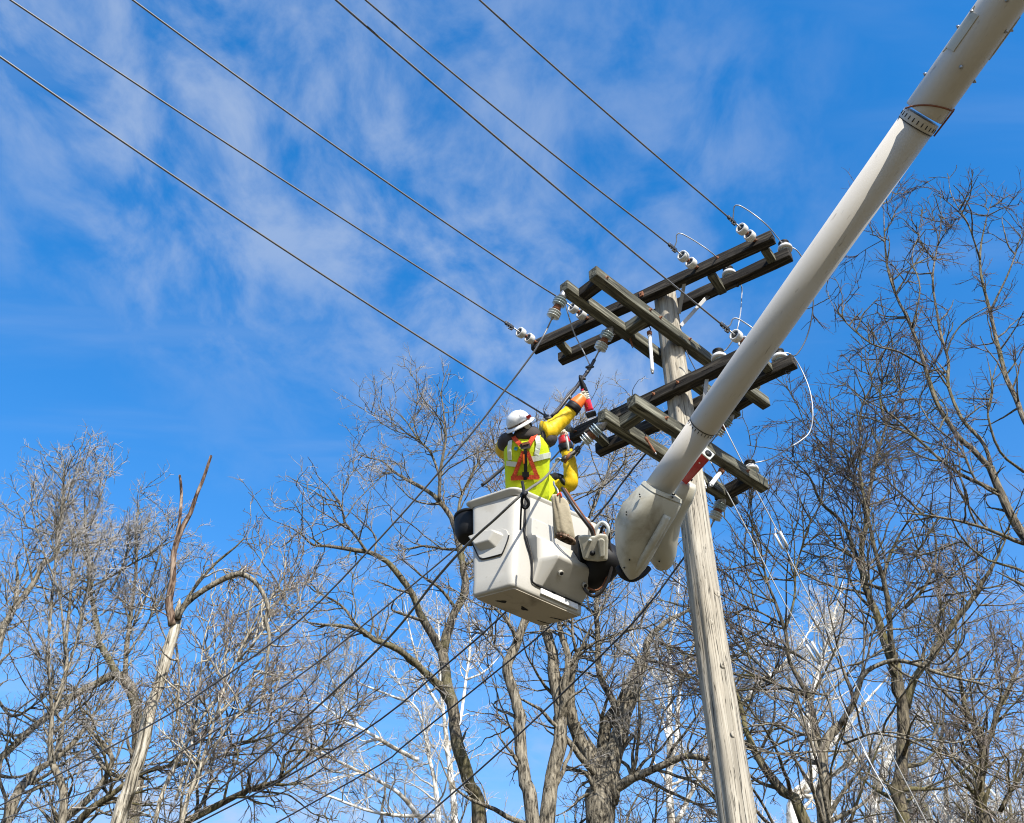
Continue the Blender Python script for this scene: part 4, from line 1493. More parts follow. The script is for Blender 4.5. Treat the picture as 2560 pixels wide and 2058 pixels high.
for i, (p_, w, h) in enumerate(st):
    r_ = ell_ring(at(*p_, D1), LRv, FBv, w, h, 40, 2.5)
    c = r_.mean(0)
    q_ = 1 + .018 * np.sin(np.arange(40) * 1.1 + i * 2.1) + .012 * np.sin(np.arange(40) * 2.3 - i * 1.3)
    rings.append(c + (r_ - c) * q_[:, None])
VV, VF = loft_vf(rings)
obj('vest', VV, VF, M['vest'], p1, sub=1)
bv = BVHTree.FromPolygons([Vector(v) for v in VV], VF)
for pts, w in (([(1343, 1092), (1346, 1112), (1340, 1138)], .05), ([(1330, 1148), (1352, 1143), (1374, 1137)], .055), ([(1268, 1158), (1282, 1160), (1296, 1162)], .05), ([(1277, 1103), (1274, 1125), (1276, 1150)], .045)):
    surf_ribbon('reflective_band', bv, pts, w, 'reflect', p1, .010)
for pts, w in (([(1339, 1086), (1330, 1100), (1320, 1116)], .045), ([(1285, 1096), (1296, 1108), (1308, 1118)], .045), ([(1309, 1128), (1301, 1150), (1292, 1175), (1284, 1196)], .040), ([(1318, 1128), (1326, 1150), (1336, 1175), (1344, 1196)], .040),
               ([(1280, 1196), (1312, 1193), (1347, 1193)], .045)):
    surf_ribbon('harness_strap', bv, pts, w, 'strap', p1, .018)
surf_ribbon('back_strap', bv, [(1313, 1124), (1314, 1160), (1313, 1200)], .034, 'black', p1, .026)
surf_ribbon('strap_tail', bv, [(1309, 1136), (1309, 1158)], .018, 'orange', p1, .034)
surf_ribbon('dorsal_plate', bv, [(1301, 1118), (1325, 1115)], .055, 'hood', p1, .028)
surf_ribbon('buckle', bv, [(1305, 1112), (1322, 1108)], .026, 'rust', p1, .036)
surf_ribbon('buckle', bv, [(1306, 1186), (1322, 1186)], .05, 'black', p1, .03)
surf_ribbon('printed_logo', bv, [(1287, 1121), (1294, 1123)], .035, 'teal', p1, .012)
# hood and dark jacket at the shoulders
rings = []
for s, w, h in ((-.03, .115, .10), (.0, .145, .125), (.03, .15, .13), (.065, .13, .115), (.10, .10, .09), (.115, .07, .06)):
    rings.append(ell_ring(at(1317, 1094, D1 - .01) + SPv * s + CR * .05 * s, LRv, FBv, w, h, 28, 2.2))
V, F = loft_vf(rings)
obj('hood', V, F, M['hood'], p1, sub=1)
sleeve('jacket_shoulder', [J['shr'] + LRv * -.06, J['shr'] + LRv * .01 - SPv * .02, J['shr'] * .75 + J['elr'] * .25 - SPv * .03], [.085, .092, .082], 'hood', p1, wr=.03)
sleeve('jacket_shoulder', [J['shl'] + LRv * .06, J['shl'] - SPv * .01, J['shl'] * .6 + J['ell'] * .4], [.085, .090, .08], 'hood', p1, wr=.03)
# rubber sleeves and gloves
sleeve('rubber_sleeve', [at(1356, 1080, D1 + .0), at(1372, 1078, D1 + .03), at(1390, 1062, D1 + .08), at(1410, 1044, D1 + .13), at(1430, 1024, D1 + .17)], [.108, .098, .084, .078, .068], 'yellow', p1, wr=.09, seed=2)
sleeve('cuff_band', [at(1427, 1027, D1 + .165), at(1438, 1013, D1 + .19)], [.080, .078], 'black', p1)
sleeve('rubber_glove', [at(1436, 1015, D1 + .185), at(1447, 1003, D1 + .21), at(1456, 992, D1 + .23)], [.076, .066, .050], 'orange', p1)
sleeve('rubber_sleeve', [at(1264, 1106, D1 + .06), at(1256, 1118, D1 + .16), at(1258, 1130, D1 + .26), at(1276, 1138, D1 + .42)], [.075, .075, .068, .058], 'yellow', p1, wr=.04, seed=5)
# drill and the hand closed on it
dz_ = D1 + .25
gc = at(1463, 990, dz_)
gax = norm(at(1470, 1012, dz_) - at(1458, 972, dz_))
wr_ = at(1451, 999, dz_ - .02)
V, F = glove_vf(wr_, gc - wr_ + CB * .02, gax * -1, gc, gax, .024)
obj('leather_glove', V, F, M['leather'], p1, sub=1)
sleeve('glove_cuff', [at(1449, 1000, dz_ - .02), at(1458, 990, dz_ - .01)], [.046, .050], 'leather', p1, wr=.05, seed=1)
dr = thing('cordless_drill', 'red cordless drill held up in the pale leather glove', 'drill', tuple(at(1480, 1040, dz_)))
q0, q1 = at(1458, 972, dz_), at(1475, 1030, dz_)
ds = norm(np.cross(gax, CB))
rings = [ell_ring(q0 + (q1 - q0) * t, ds, CB, w, h, 20, 3.2) for t, w, h in ((0, .030, .034), (.2, .022, .026), (.42, .022, .026), (.50, .040, .036), (.85, .040, .036), (.95, .046, .04))]
V, F = loft_vf(rings)
obj('handle', V, F, M['drill_red'], dr)
V, F = box_vf(at(1478, 1036, dz_), gax * .030, ds * .052, CB * .040)
obj('battery', V, F, M['black'], dr, smooth=False, bevel=.01)
V, F = lathe_vf(at(1462, 978, dz_), norm(at(1452, 950, dz_) - at(1462, 978, dz_)), [(-.05, .028), (-.02, .034), (.03, .034), (.06, .028), (.1, .024), (.14, .018), (.17, .008)], 18)
obj('motor_body', V, F, M['black'], dr)
V, F = box_vf(at(1467, 1012, dz_) + CB * .038, gax * .028, ds * .008, CB * .003)
obj('grip_inlay', V, F, M['strap'], dr, smooth=False)
# helmet
hU = norm(-.47 * CR + .87 * CU + .14 * CB)
hF = norm(np.cross(hU, CB)); hS = np.cross(hU, hF)
if np.dot(hF, CR) < 0:
    hF, hS = -hF, -hS
hc = at(1299, 1060, D1 - .02)
rings = []
for s, w in ((0, .118), (.03, .118), (.065, .112), (.095, .098), (.118, .075), (.132, .045), (.137, .015)):
    rings.append(ell_ring(hc + hU * s, hF, hS, w * 1.08, w * .98, 32, 2.1))
HV, HF = loft_vf(rings)
helm = obj('helmet', HV, HF, M['helmet'], p1)
rings = [ell_ring(hc + hU * s, hF, hS, w * 1.08, w, 36, 2.1) for s, w in ((.012, .112), (.004, .128), (-.012, .150), (-.020, .153), (-.022, .150), (-.012, .13), (-.004, .10))]
V, F = loft_vf(rings, caps=False)
obj('brim', V, F, M['helmet'], helm)
rings = [ell_ring(hc + hU * s, hF, hS, .1205 * 1.08, .1205, 36, 2.1) for s in (.004, .024)]
V, F = loft_vf(rings, caps=False)
obj('goggle_band', V, F, M['bark_peel'], helm)
c = hc + hF * .115 + hU * .022 + CB * .075
V, F = box_vf(c, hF * .026, hU * .017, CB * .012)
obj('goggle_lens', V, F, M['red'], helm, smooth=False, bevel=.008)
V, F = tube_vf(catmull([hc + hU * .115 - hS * .0 - hF * .08, hc + hU * .139, hc + hU * .115 + hF * .08], .02), .007, 8)
obj('crest', V, F, M['helmet'], helm)
hb = BVHTree.FromPolygons([Vector(v) for v in HV], HF)
for st_ in ([(1302, 1036), (1299, 1038), (1300, 1042), (1304, 1042)], [(1304.5, 1035), (1310, 1033)], [(1307, 1034), (1309, 1040)], [(1312, 1032), (1314, 1038)], [(1312, 1032), (1316, 1031)], [(1314, 1038), (1318, 1036)]):
    surf_ribbon('printed_letter', hb, st_, .006, 'helmet_mark', helm, .001, .001)
# covered head, pale face flap
rings = [ell_ring(hc + hU * s + hF * .015, hF, hS, w, w * .92, 24, 2.0) for s, w in ((.02, .098), (-.03, .100), (-.075, .094), (-.115, .078), (-.15, .066), (-.19, .07))]
V, F = loft_vf(rings)
obj('balaclava', V, F, M['balaclava'], p1, sub=1)
V, F = box_vf(hc + hF * .055 - hU * .055 + CB * .088, norm(hF + .6 * hU) * .028, norm(hU - .3 * hF) * .035, CB * .006)
obj('ear_flap', V, F, M['leather'], p1, smooth=False, bevel=.008)

# ---- second worker, mostly hidden behind the first
D2 = 11.25
J = {k_: at(*v) for k_, v in dict(
    pelvis=(1352, 1345, D2 - .25), waist=(1350, 1300, D2 - .15), chest=(1347, 1225, D2), neckb=(1345, 1182, D2 + .08), neck=(1344, 1172, D2 + .1), head=(1343, 1150, D2 + .12), crown=(1343, 1134, D2 + .14),
    shr=(1395, 1192, D2), elr=(1427, 1214, D2 - .12), wrr=(1411, 1112, D2 + .05), hdr=(1406, 1092, D2 + .09),
    shl=(1298, 1192, D2), ell=(1290, 1250, D2), wrl=(1320, 1265, D2 + .2), hdl=(1332, 1262, D2 + .26),
    hpr=(1372, 1358, D2 - .28), hpl=(1330, 1358, D2 - .28)).items()}
for sd_ in ('r', 'l'):
    h = J['hp' + sd_]
    J['kn' + sd_] = np.array([h[0], h[1] + .04, h[2] - .2])
    J['an' + sd_] = np.array([h[0], h[1] + .02, min(6.97, h[2] - .35)])
    J['to' + sd_] = np.array([h[0] + .02, h[1] + .13, min(6.93, h[2] - .38)])
foot = (J['anr'] + J['anl']) / 2
p2 = thing('person', 'second worker mostly hidden behind the first, yellow sleeve bent upright', 'person', (foot[0], foot[1], J['tor'][2]))
RD2 = {k_: (v * .96) for k_, v in RD.items()}
body_mesh('body', J, E, RD2, M['balaclava'], p2)
LR2 = norm(J['shr'] - J['shl']); SP2 = norm(J['neckb'] - J['waist']); FB2 = norm(np.cross(LR2, SP2))
rings = [ell_ring(at(*p_, d_), LR2, FB2, w, h, 32, 2.5) for (p_, d_, w, h) in (((1352, 1320), D2 - .2, .22, .15), ((1350, 1290), D2 - .13, .225, .15), ((1348, 1250), D2 - .05, .23, .155), ((1347, 1220), D2, .23, .15), ((1346, 1200), D2 + .03, .205, .13), ((1345, 1186), D2 + .07, .12, .09))]
V, F = loft_vf(rings)
obj('vest', V, F, M['vest'], p2, sub=1)
sleeve('rubber_sleeve', [at(1372, 1210, D2 + .04), at(1402, 1212, D2 - .05), at(1424, 1212, D2 - .13), at(1428, 1192, D2 - .10), at(1424, 1160, D2 - .04), at(1417, 1125, D2 + .02)], [.055, .072, .08, .08, .072, .066], 'yellow', p2, wr=.08, seed=4)
sleeve('sleeve_opening', [at(1398, 1192, D2 - .12), at(1408, 1204, D2 - .155), at(1417, 1218, D2 - .17)], [.018, .028, .016], 'black', p2)
sleeve('cuff_band', [at(1417, 1128, D2 + .02), at(1412, 1110, D2 + .05)], [.078, .076], 'black', p2)
sleeve('rubber_glove', [at(1413, 1112, D2 + .04), at(1408, 1092, D2 + .08)], [.072, .055], 'red', p2)
sleeve('rubber_sleeve', [J['shl'], J['ell'], J['wrl']], [.09, .08, .06], 'yellow', p2)
V, F = glove_vf(at(1408, 1092, D2 + .08), CU - .2 * CR, CR, at(1404, 1074, D2 + .05), CR, .02)
obj('leather_glove', V, F, M['leather'], p2, sub=1)
hc2 = at(1343, 1148, D2 + .12)
rings = [ell_ring(hc2 + np.array([0, 0, s]), CR, np.array([0, 1., 0]), w, w * 1.1, 28, 2.1) for s, w in ((0, .118), (.05, .114), (.09, .095), (.12, .06), (.13, .02))]
V, F = loft_vf(rings)
hm2 = obj('helmet', V, F, M['helmet'], p2)
rings = [ell_ring(hc2 + np.array([0, 0, s]), CR, np.array([0, 1., 0]), w, w * 1.1, 28, 2.1) for s, w in ((.01, .11), (0, .13), (-.014, .148), (-.018, .146), (-.006, .11))]
V, F = loft_vf(rings, caps=False)
obj('brim', V, F, M['helmet'], hm2)
# ------------------------------------------------------------------ trees
def tubes_np(P, R, k):
    """P (N,S,3), R (N,S): many tapered tubes as one vertex / quad array"""
    N_, S, _ = P.shape
    T = np.gradient(P, axis=1)
    T /= np.linalg.norm(T, axis=2)[..., None] + 1e-9
    ref = np.where(np.abs(T[:, :1, 2:3]) < 0.9, np.array([0, 0, 1.0]), np.array([1.0, 0, 0]))
    A = np.cross(np.broadcast_to(ref, T.shape), T)
    A /= np.linalg.norm(A, axis=2)[..., None] + 1e-9
    B = np.cross(T, A)
    ang = np.arange(k) * 2 * math.pi / k
    V = P[:, :, None, :] + R[:, :, None, None] * (np.cos(ang)[:, None] * A[:, :, None, :] + np.sin(ang)[:, None] * B[:, :, None, :])
    base = (np.arange(N_) * S * k)[:, None, None]
    i = (np.arange(S - 1) * k)[None, :, None]
    j = np.arange(k)[None, None, :]
    j2 = (j + 1) % k
    Q = np.stack([base + i + j, base + i + j2, base + i + k + j2, base + i + k + j], -1).reshape(-1, 4)
    return V.reshape(-1, 3), Q


def spawn(rng, P, R, n, lo, hi, len_rng, ang, S, wig, up, rfac, rmin, rend, tpow=1.0, weight=None, lenbyr=0.0):
    """n children growing off parent tubes P (N,S,3)"""
    Np, Sp, _ = P.shape
    seg = np.linalg.norm(np.diff(P, axis=1), axis=2).sum(1)
    w = seg if weight is None else seg * weight
    w = w / w.sum()
    pi = rng.choice(Np, n, p=w)
    t = lo + (hi - lo) * rng.random(n) ** tpow
    f = t * (Sp - 1)
    i0 = np.minimum(f.astype(int), Sp - 2)
    fr = (f - i0)[:, None]
    a, b = P[pi, i0], P[pi, i0 + 1]
    p = a + (b - a) * fr
    tan = b - a
    tan /= np.linalg.norm(tan, axis=1)[:, None] + 1e-9
    pr = R[pi, i0] + (R[pi, i0 + 1] - R[pi, i0]) * fr[:, 0]
    rv = rng.normal(size=(n, 3))
    rv -= tan * (rv * tan).sum(1)[:, None]
    rv /= np.linalg.norm(rv, axis=1)[:, None] + 1e-9
    an = np.radians(rng.uniform(*ang, n))[:, None]
    d = tan * np.cos(an) + rv * np.sin(an)
    d[:, 2] += up * rng.uniform(.3, 1.3, n)
    d /= np.linalg.norm(d, axis=1)[:, None]
    L = rng.uniform(*len_rng, n) * (1.15 - (.85 if lenbyr else .55) * t)
    out = np.zeros((n, S, 3))
    out[:, 0] = p
    for s in range(1, S):
        d = d + rng.normal(0, wig, (n, 3))
        d[:, 2] += up * .35
        d /= np.linalg.norm(d, axis=1)[:, None]
        out[:, s] = out[:, s - 1] + d * (L / (S - 1))[:, None]
    r0 = np.clip(pr * rfac, rmin, None)
    r0 = np.minimum(r0, pr * .9 + rmin * .3)
    rr = r0[:, None] + (rend - r0)[:, None] * np.linspace(0, 1, S)[None, :]
    return out, np.maximum(rr, rend)


def limb_curve(pts, Y0, Y1, d0, d1, rng, ground=False, bow=0.0):
    n = len(pts)
    L = [0]
    for a, b in zip(pts[:-1], pts[1:]):
        L.append(L[-1] + math.hypot(b[0] - a[0], b[1] - a[1]))
    f = np.array(L) / L[-1]
    P, R = [], []
    for (x, y), t in zip(pts, f):
        Y = Y0 + (Y1 - Y0) * t + bow * math.sin(math.pi * t)
        p = aty(x, y, Y)
        P.append(p)
        dd = np.interp(t, f, d0) if isinstance(d0, (list, tuple)) else d0 + (d1 - d0) * t
        R.append(dd * .5 * depth(p) / FPX)
    if ground:
        v = P[0] - P[1]
        foot = np.array([P[0][0] + v[0] / max(.3, -v[2]) * .35 * P[0][2] * .5, P[0][1], 0.0])
        mid = (foot + P[0]) / 2 + np.array([0, 0, 0])
        P = [foot, foot + np.array([0, 0, .25]), mid] + P
        R = [R[0] * 1.75, R[0] * 1.45, R[0] * 1.15] + R
    P = np.array(P)
    C = catmull(P, .22)
    # carry radii along by arc length
    s = np.r_[0, np.cumsum(np.linalg.norm(np.diff(P, axis=0), axis=1))]
    c = np.r_[0, np.cumsum(np.linalg.norm(np.diff(C, axis=0), axis=1))]
    RR = np.interp(c / c[-1], s / s[-1], R)
    if d1 < 12 and d1 != 6.5:                       # live ends run out thin
        RR = RR * np.interp(c / c[-1], [0, .7, 1], [1, 1, .25])
    wob = rng.normal(0, 1, C.shape)
    wob = (wob + np.roll(wob, 1, 0) + np.roll(wob, 2, 0)) / 3
    wob[0] = 0
    C = C + wob * (RR * .28)[:, None]
    return C, RR * (1 + .05 * np.sin(c * 5 + rng.uniform(0, 6)))


def resample(C, R, S):
    s = np.r_[0, np.cumsum(np.linalg.norm(np.diff(C, axis=0), axis=1))]
    q = np.linspace(0, s[-1], S)
    return np.stack([np.interp(q, s, C[:, i]) for i in range(3)], 1), np.interp(q, s, R)


def crown_meshes(rng, LP, LR, n1, n2, n3, st):
    """LP: list of (C, R) limbs -> long boughs, side branches, twigs and fine tips"""
    S0 = 20
    P0 = np.stack([resample(c, r, S0)[0] for c, r in LP])
    R0_ = np.stack([resample(c, r, S0)[1] for c, r in LP])
    w = np.array(LR)
    dn = st.get('dens', 1.0)
    PA, RA = spawn(rng, P0, R0_, int(n1 * .62), .12, .97, st['la'], (28, 75), S0, st['wig'] * .55, st['up'] * .55, .45, .016, .0065, .85, w, 1)
    PL, RL = np.concatenate([P0, PA]), np.concatenate([R0_, RA])
    wl = np.r_[w * .5, np.ones(len(PA)) * 1.2]
    P1, R1_ = spawn(rng, PL, RL, int(n1 * 2.4 * dn), .12, 1.0, st['l1'], (25, 72), 7, st['wig'], st['up'], .5, .0105, .0052, .8, wl)
    P2, R2_ = spawn(rng, P1, R1_, int(n1 * 9 * dn), .10, 1.0, st['l2'], (25, 68), 5, st['wig'] * 1.15, st['up'], .58, .0072, .0040, .9)
    P3, R3_ = spawn(rng, P2, R2_, int(n1 * 21 * dn), .06, 1.0, st['l3'], (22, 65), 4, st['wig'] * 1.2, st['up'] * .8, .65, st.get('tw', .0052), st.get('te', .0028), .9)
    va, qa = tubes_np(PA, RA, 6)
    v1, q1 = tubes_np(P1, R1_, 4)
    v2, q2 = tubes_np(P2, R2_, 3)
    v3, q3 = tubes_np(P3, R3_, 3)
    return (np.vstack([va, v1]), np.vstack([qa, q1 + len(va)])), (np.vstack([v2, v3]), np.vstack([q2, q3 + len(v2)]))


OAK = dict(la=(.9, 3.0), l1=(.4, 1.25), l2=(.2, .6), l3=(.1, .34), wig=.23, up=.12, dens=.82)
ELM = dict(la=(1.0, 3.4), l1=(.4, 1.4), l2=(.2, .62), l3=(.1, .3), wig=.14, up=.08, tw=.0042, te=.0024, dens=.6)
UPR = dict(la=(.6, 1.7), l1=(.4, 1.15), l2=(.2, .55), l3=(.1, .32), wig=.20, up=.22, dens=.68)


def hero_tree(name, label, limbs, bark, twig, n1, n2, n3, st, seed, group=None, weights=None, limb_mats=None, bare=()):
    rng = np.random.default_rng(seed)
    LPs = []
    for i, lb in enumerate(limbs):
        pts, Y0, Y1, d0, d1 = lb[:5]
        LPs.append(limb_curve(pts, Y0, Y1, d0, d1, rng, ground=(i == 0), bow=lb[5] if len(lb) > 5 else rng.uniform(-.5, .5)))
    base = LPs[0][0][0]
    t = thing(name, label, 'tree', (base[0], base[1], 0), group)
    for i, (C, R) in enumerate(LPs):
        k_ = 16 if R[0] > .09 else 10 if R[0] > .04 else 7
        V, F = tube_vf(C, R, k_, True, jit=.035, rng=rng)
        mm = M[bark] if not limb_mats or i not in limb_mats else M[limb_mats[i]]
        obj('trunk' if i == 0 else 'limb', V, F, mm, t)
    # limbs without the stretch of trunk far below the picture
    use, ws = [], []
    for i, (C, R) in enumerate(LPs):
        if i in bare:
            continue
        m = C[:, 2] > 4.5 if i == 0 else np.ones(len(C), bool)
        if m.sum() < 4:
            continue
        use.append((C[m], R[m]))
        w = 1.0 if R[m].mean() < .08 else .4 if R[m].mean() < .14 else .18
        ws.append(w if weights is None else w * weights[i])
    (v1, q1), (v2, q2) = crown_meshes(rng, use, ws, n1, n2, n3, st)
    off = LOC[t]
    o = link('branches', mesh_np('branches', v1 - off, quads=q1), M[bark] if bark != 'syc' else M['twig_syc'], t); o['kind'] = 'stuff'
    o = link('twigs', mesh_np('twigs', v2 - off, quads=q2), M[twig], t); o['kind'] = 'stuff'
    return t


HT = []
# --- centre: dark spreading tree left of the bucket
hero_tree('bare_tree', 'dark bare tree with wide limbs reaching left of the bucket', [
    ([(1201, 2058), (1173, 1960), (1145, 1856), (1130, 1770), (1114, 1683), (1107, 1631)], 20, 20, 36, 25),
    ([(1107, 1635), (1059, 1550), (1027, 1481), (996, 1439), (969, 1405), (927, 1384), (892, 1377), (858, 1370), (816, 1365), (782, 1363), (757, 1339), (726, 1318), (688, 1304), (657, 1290)], 20, 18.5, 22, 3),
    ([(920, 1384), (885, 1335), (861, 1304), (854, 1266), (837, 1238), (816, 1211)], 19.2, 18.6, 8, 3),
    ([(1109, 1625), (1128, 1550), (1162, 1477), (1159, 1429), (1149, 1370), (1128, 1294), (1097, 1252), (1059, 1221), (1017, 1200), (982, 1176), (955, 1152), (899, 1138), (875, 1103)], 20, 20.6, 24, 3),
    ([(1097, 1255), (1100, 1187), (1107, 1135), (1114, 1100), (1110, 1040), (1100, 980), (1080, 945)], 20.3, 20, 10, 2.5),
    ([(1098, 1190), (1079, 1135), (1048, 1100), (1020, 1060), (990, 1020)], 20.3, 20.8, 7, 2.5),
    ([(1142, 1320), (1149, 1256), (1169, 1204), (1190, 1166), (1204, 1135), (1232, 1095)], 20.2, 20.8, 9, 2.5),
    ([(1128, 1762), (1114, 1735), (1076, 1697), (1035, 1655), (979, 1616), (937, 1599), (906, 1578), (865, 1567), (806, 1562), (754, 1554), (719, 1543), (695, 1547)], 20, 18.2, 22, 3),
    ([(920, 1585), (885, 1557), (865, 1526), (837, 1502), (802, 1484), (764, 1446), (737, 1432)], 19, 18.6, 9, 2.5),
    ([(719, 1543), (712, 1500), (705, 1478), (680, 1462), (660, 1440)], 18.4, 18.2, 5, 2),
    ([(1058, 1552), (1020, 1540), (985, 1528), (980, 1515), (992, 1490)], 19.6, 19.3, 9, 4),
    ([(1150, 1375), (1105, 1372), (1060, 1365), (1020, 1372), (990, 1378)], 20.4, 20, 8, 3),
], 'bark_b', 'twig_grey', 170, 1900, 9000, OAK, 11)
# --- two trunks under the bucket
hero_tree('bare_tree', 'slim grooved trunk below the bucket, kinked halfway up', [
    ([(1332, 2058), (1312, 1960), (1298, 1839), (1294, 1770), (1277, 1707), (1270, 1659), (1294, 1597), (1312, 1555), (1330, 1490), (1345, 1400), (1340, 1300)], 16.5, 16.8, 36, 14, 0),
    ([(1290, 1600), (1284, 1579), (1256, 1538), (1235, 1520), (1200, 1470)], 16.6, 17, 12, 4),
    ([(1294, 1850), (1270, 1810), (1235, 1775), (1222, 1758)], 16.6, 17.2, 6, 2),
    ([(1262, 1655), (1256, 1640), (1235, 1610), (1228, 1560)], 16.7, 16.9, 5, 2),
    ([(1340, 1420), (1300, 1300), (1290, 1200), (1262, 1110)], 17, 17.5, 8, 3),
], 'bark_a', 'twig_brown', 60, 600, 2600, OAK, 12)
hero_tree('bare_tree', 'forked grooved trunk below the bucket, right of the kinked one', [
    ([(1367, 2058), (1384, 1943), (1402, 1839), (1391, 1735), (1374, 1631), (1364, 1572), (1355, 1480), (1370, 1380)], 17.5, 17.8, 40, 20, 0),
    ([(1404, 1800), (1414, 1720), (1420, 1640), (1398, 1572), (1390, 1500), (1420, 1400)], 17.6, 18.2, 20, 9),
    ([(1372, 1380), (1420, 1250), (1430, 1130), (1460, 1050)], 17.8, 18.3, 8, 3),
    ([(1420, 1400), (1480, 1280), (1520, 1180), (1560, 1060)], 18.2, 18.8, 8, 3),
], 'bark_a', 'twig_grey', 80, 800, 3600, OAK, 13)
# --- big multi-stem tree between bucket and pole
hero_tree('bare_tree', 'thick multi-stemmed tree between the bucket and the pole', [
    ([(1506, 2058), (1507, 1985), (1514, 1945), (1530, 1905), (1545, 1860), (1561, 1804), (1589, 1700), (1612, 1648), (1622, 1597), (1664, 1555), (1716, 1527), (1760, 1480), (1790, 1400)], 18, 18.6, [74, 74, 66, 54, 46, 40, 31, 28, 25, 20, 16, 10, 6], 6, 0),
    ([(1498, 2040), (1490, 1940), (1450, 1856), (1429, 1804), (1426, 1735), (1429, 1666), (1447, 1624), (1478, 1612), (1520, 1590)], 18, 17.4, [48, 42, 34, 29, 26, 23, 18, 13, 8], 8),
    ([(1506, 2030), (1503, 1908), (1519, 1804), (1554, 1752), (1575, 1700), (1600, 1640)], 18, 18.4, [46, 36, 30, 24, 18, 12], 12),
    ([(1556, 1815), (1530, 1752), (1500, 1690), (1492, 1597), (1492, 1500), (1510, 1400), (1540, 1300)], 18.2, 17.8, 20, 7),
    ([(1535, 1975), (1560, 1955), (1629, 1925), (1716, 1887), (1768, 1898), (1850, 1870)], 18, 16.8, 24, 10),
    ([(1612, 1650), (1660, 1660), (1720, 1690), (1760, 1710), (1840, 1740)], 18.3, 17.4, 9, 4),
    ([(1620, 1600), (1690, 1620), (1740, 1650), (1800, 1690)], 18.3, 18, 9, 4),
    ([(1520, 1595), (1560, 1580), (1610, 1570), (1650, 1600)], 17.5, 17, 7, 3),
    ([(1440, 1630), (1430, 1560), (1445, 1480), (1490, 1400)], 17.5, 17.2, 8, 3),
], 'bark_a', 'twig_grey', 210, 2000, 8500, OAK, 14)
# --- white sycamores standing further back
def syc(label, limbs, seed, n=(90, 900, 3800)):
    hero_tree('sycamore_tree', label, limbs, 'syc', 'twig_syc', *n, OAK, seed, 'pale sycamores behind')


syc('white-barked sycamore with two upright stems just left of the pole', [
    ([(1676, 2058), (1674, 1908), (1674, 1787), (1678, 1666), (1674, 1614), (1690, 1540), (1700, 1440)], 27, 27.5, 20, 8, 0),
    ([(1676, 1900), (1690, 1850), (1700, 1718), (1716, 1666), (1740, 1580), (1735, 1480)], 27, 26.5, 12, 5),
    ([(1690, 2058), (1740, 1960), (1778, 1880), (1800, 1800)], 27, 26, 14, 7),
    ([(1674, 1706), (1640, 1695), (1600, 1640), (1570, 1560)], 27, 26.5, 7, 3),
    ([(1672, 1850), (1640, 1770), (1600, 1720)], 27, 27.6, 8, 3)], 21)
syc('white-barked sycamore seen through the forks left of the kinked trunk', [
    ([(1135, 2058), (1118, 1873), (1107, 1770), (1100, 1690), (1098, 1600), (1090, 1480)], 28, 28, 18, 6, 0),
    ([(1120, 1880), (1150, 1800), (1165, 1700), (1175, 1600), (1165, 1480)], 28, 28.6, 10, 4),
    ([(1108, 1780), (1060, 1700), (1030, 1600), (1010, 1500)], 28, 27.4, 8, 3),
    ([(1165, 1700), (1210, 1680), (1250, 1640)], 28.5, 29, 6, 3)], 22)
syc('leaning pale sycamore in the lower middle, left of the dark trunk', [
    ([(1093, 2058), (1069, 1873), (1045, 1776), (1020, 1750), (990, 1690), (960, 1640)], 25, 25.5, 15, 5, 0),
    ([(1060, 2058), (1000, 1985), (950, 1956), (868, 1913), (790, 1875), (762, 1838), (704, 1812)], 25, 24, 12, 4),
    ([(1045, 1900), (1000, 1880), (950, 1849), (897, 1818), (860, 1806), (811, 1766), (756, 1743)], 25, 24.2, 12, 4),
    ([(897, 1818), (865, 1770), (840, 1720), (825, 1680), (815, 1620)], 24.5, 24.8, 7, 3),
    ([(1020, 1752), (980, 1740), (930, 1722), (890, 1700), (880, 1660)], 25, 25.4, 7, 3),
    ([(1085, 2040), (1020, 2040), (930, 2030), (820, 1990), (740, 1960)], 25, 24, 10, 4)], 23, (150, 1500, 5200))
syc('pale sycamore trunk leaning behind the right-hand trees', [
    ([(1985, 2058), (2020, 1960), (2060, 1880), (2110, 1830), (2160, 1760), (2230, 1680)], 29, 29, 34, 10, 0),
    ([(2010, 1980), (2090, 1930), (2160, 1890), (2240, 1860), (2330, 1810)], 29, 28, 16, 6),
    ([(2040, 1920), (2020, 1800), (2040, 1700), (2080, 1560), (2110, 1440)], 29, 30, 18, 6),
    ([(1850, 1765), (1900, 1705), (1950, 1670), (2010, 1600), (2040, 1540)], 28, 28.6, 12, 5),
    ([(2170, 2058), (2200, 1960), (2230, 1880), (2300, 1780)], 30, 30, 22, 8)], 24, (210, 2100, 7600))

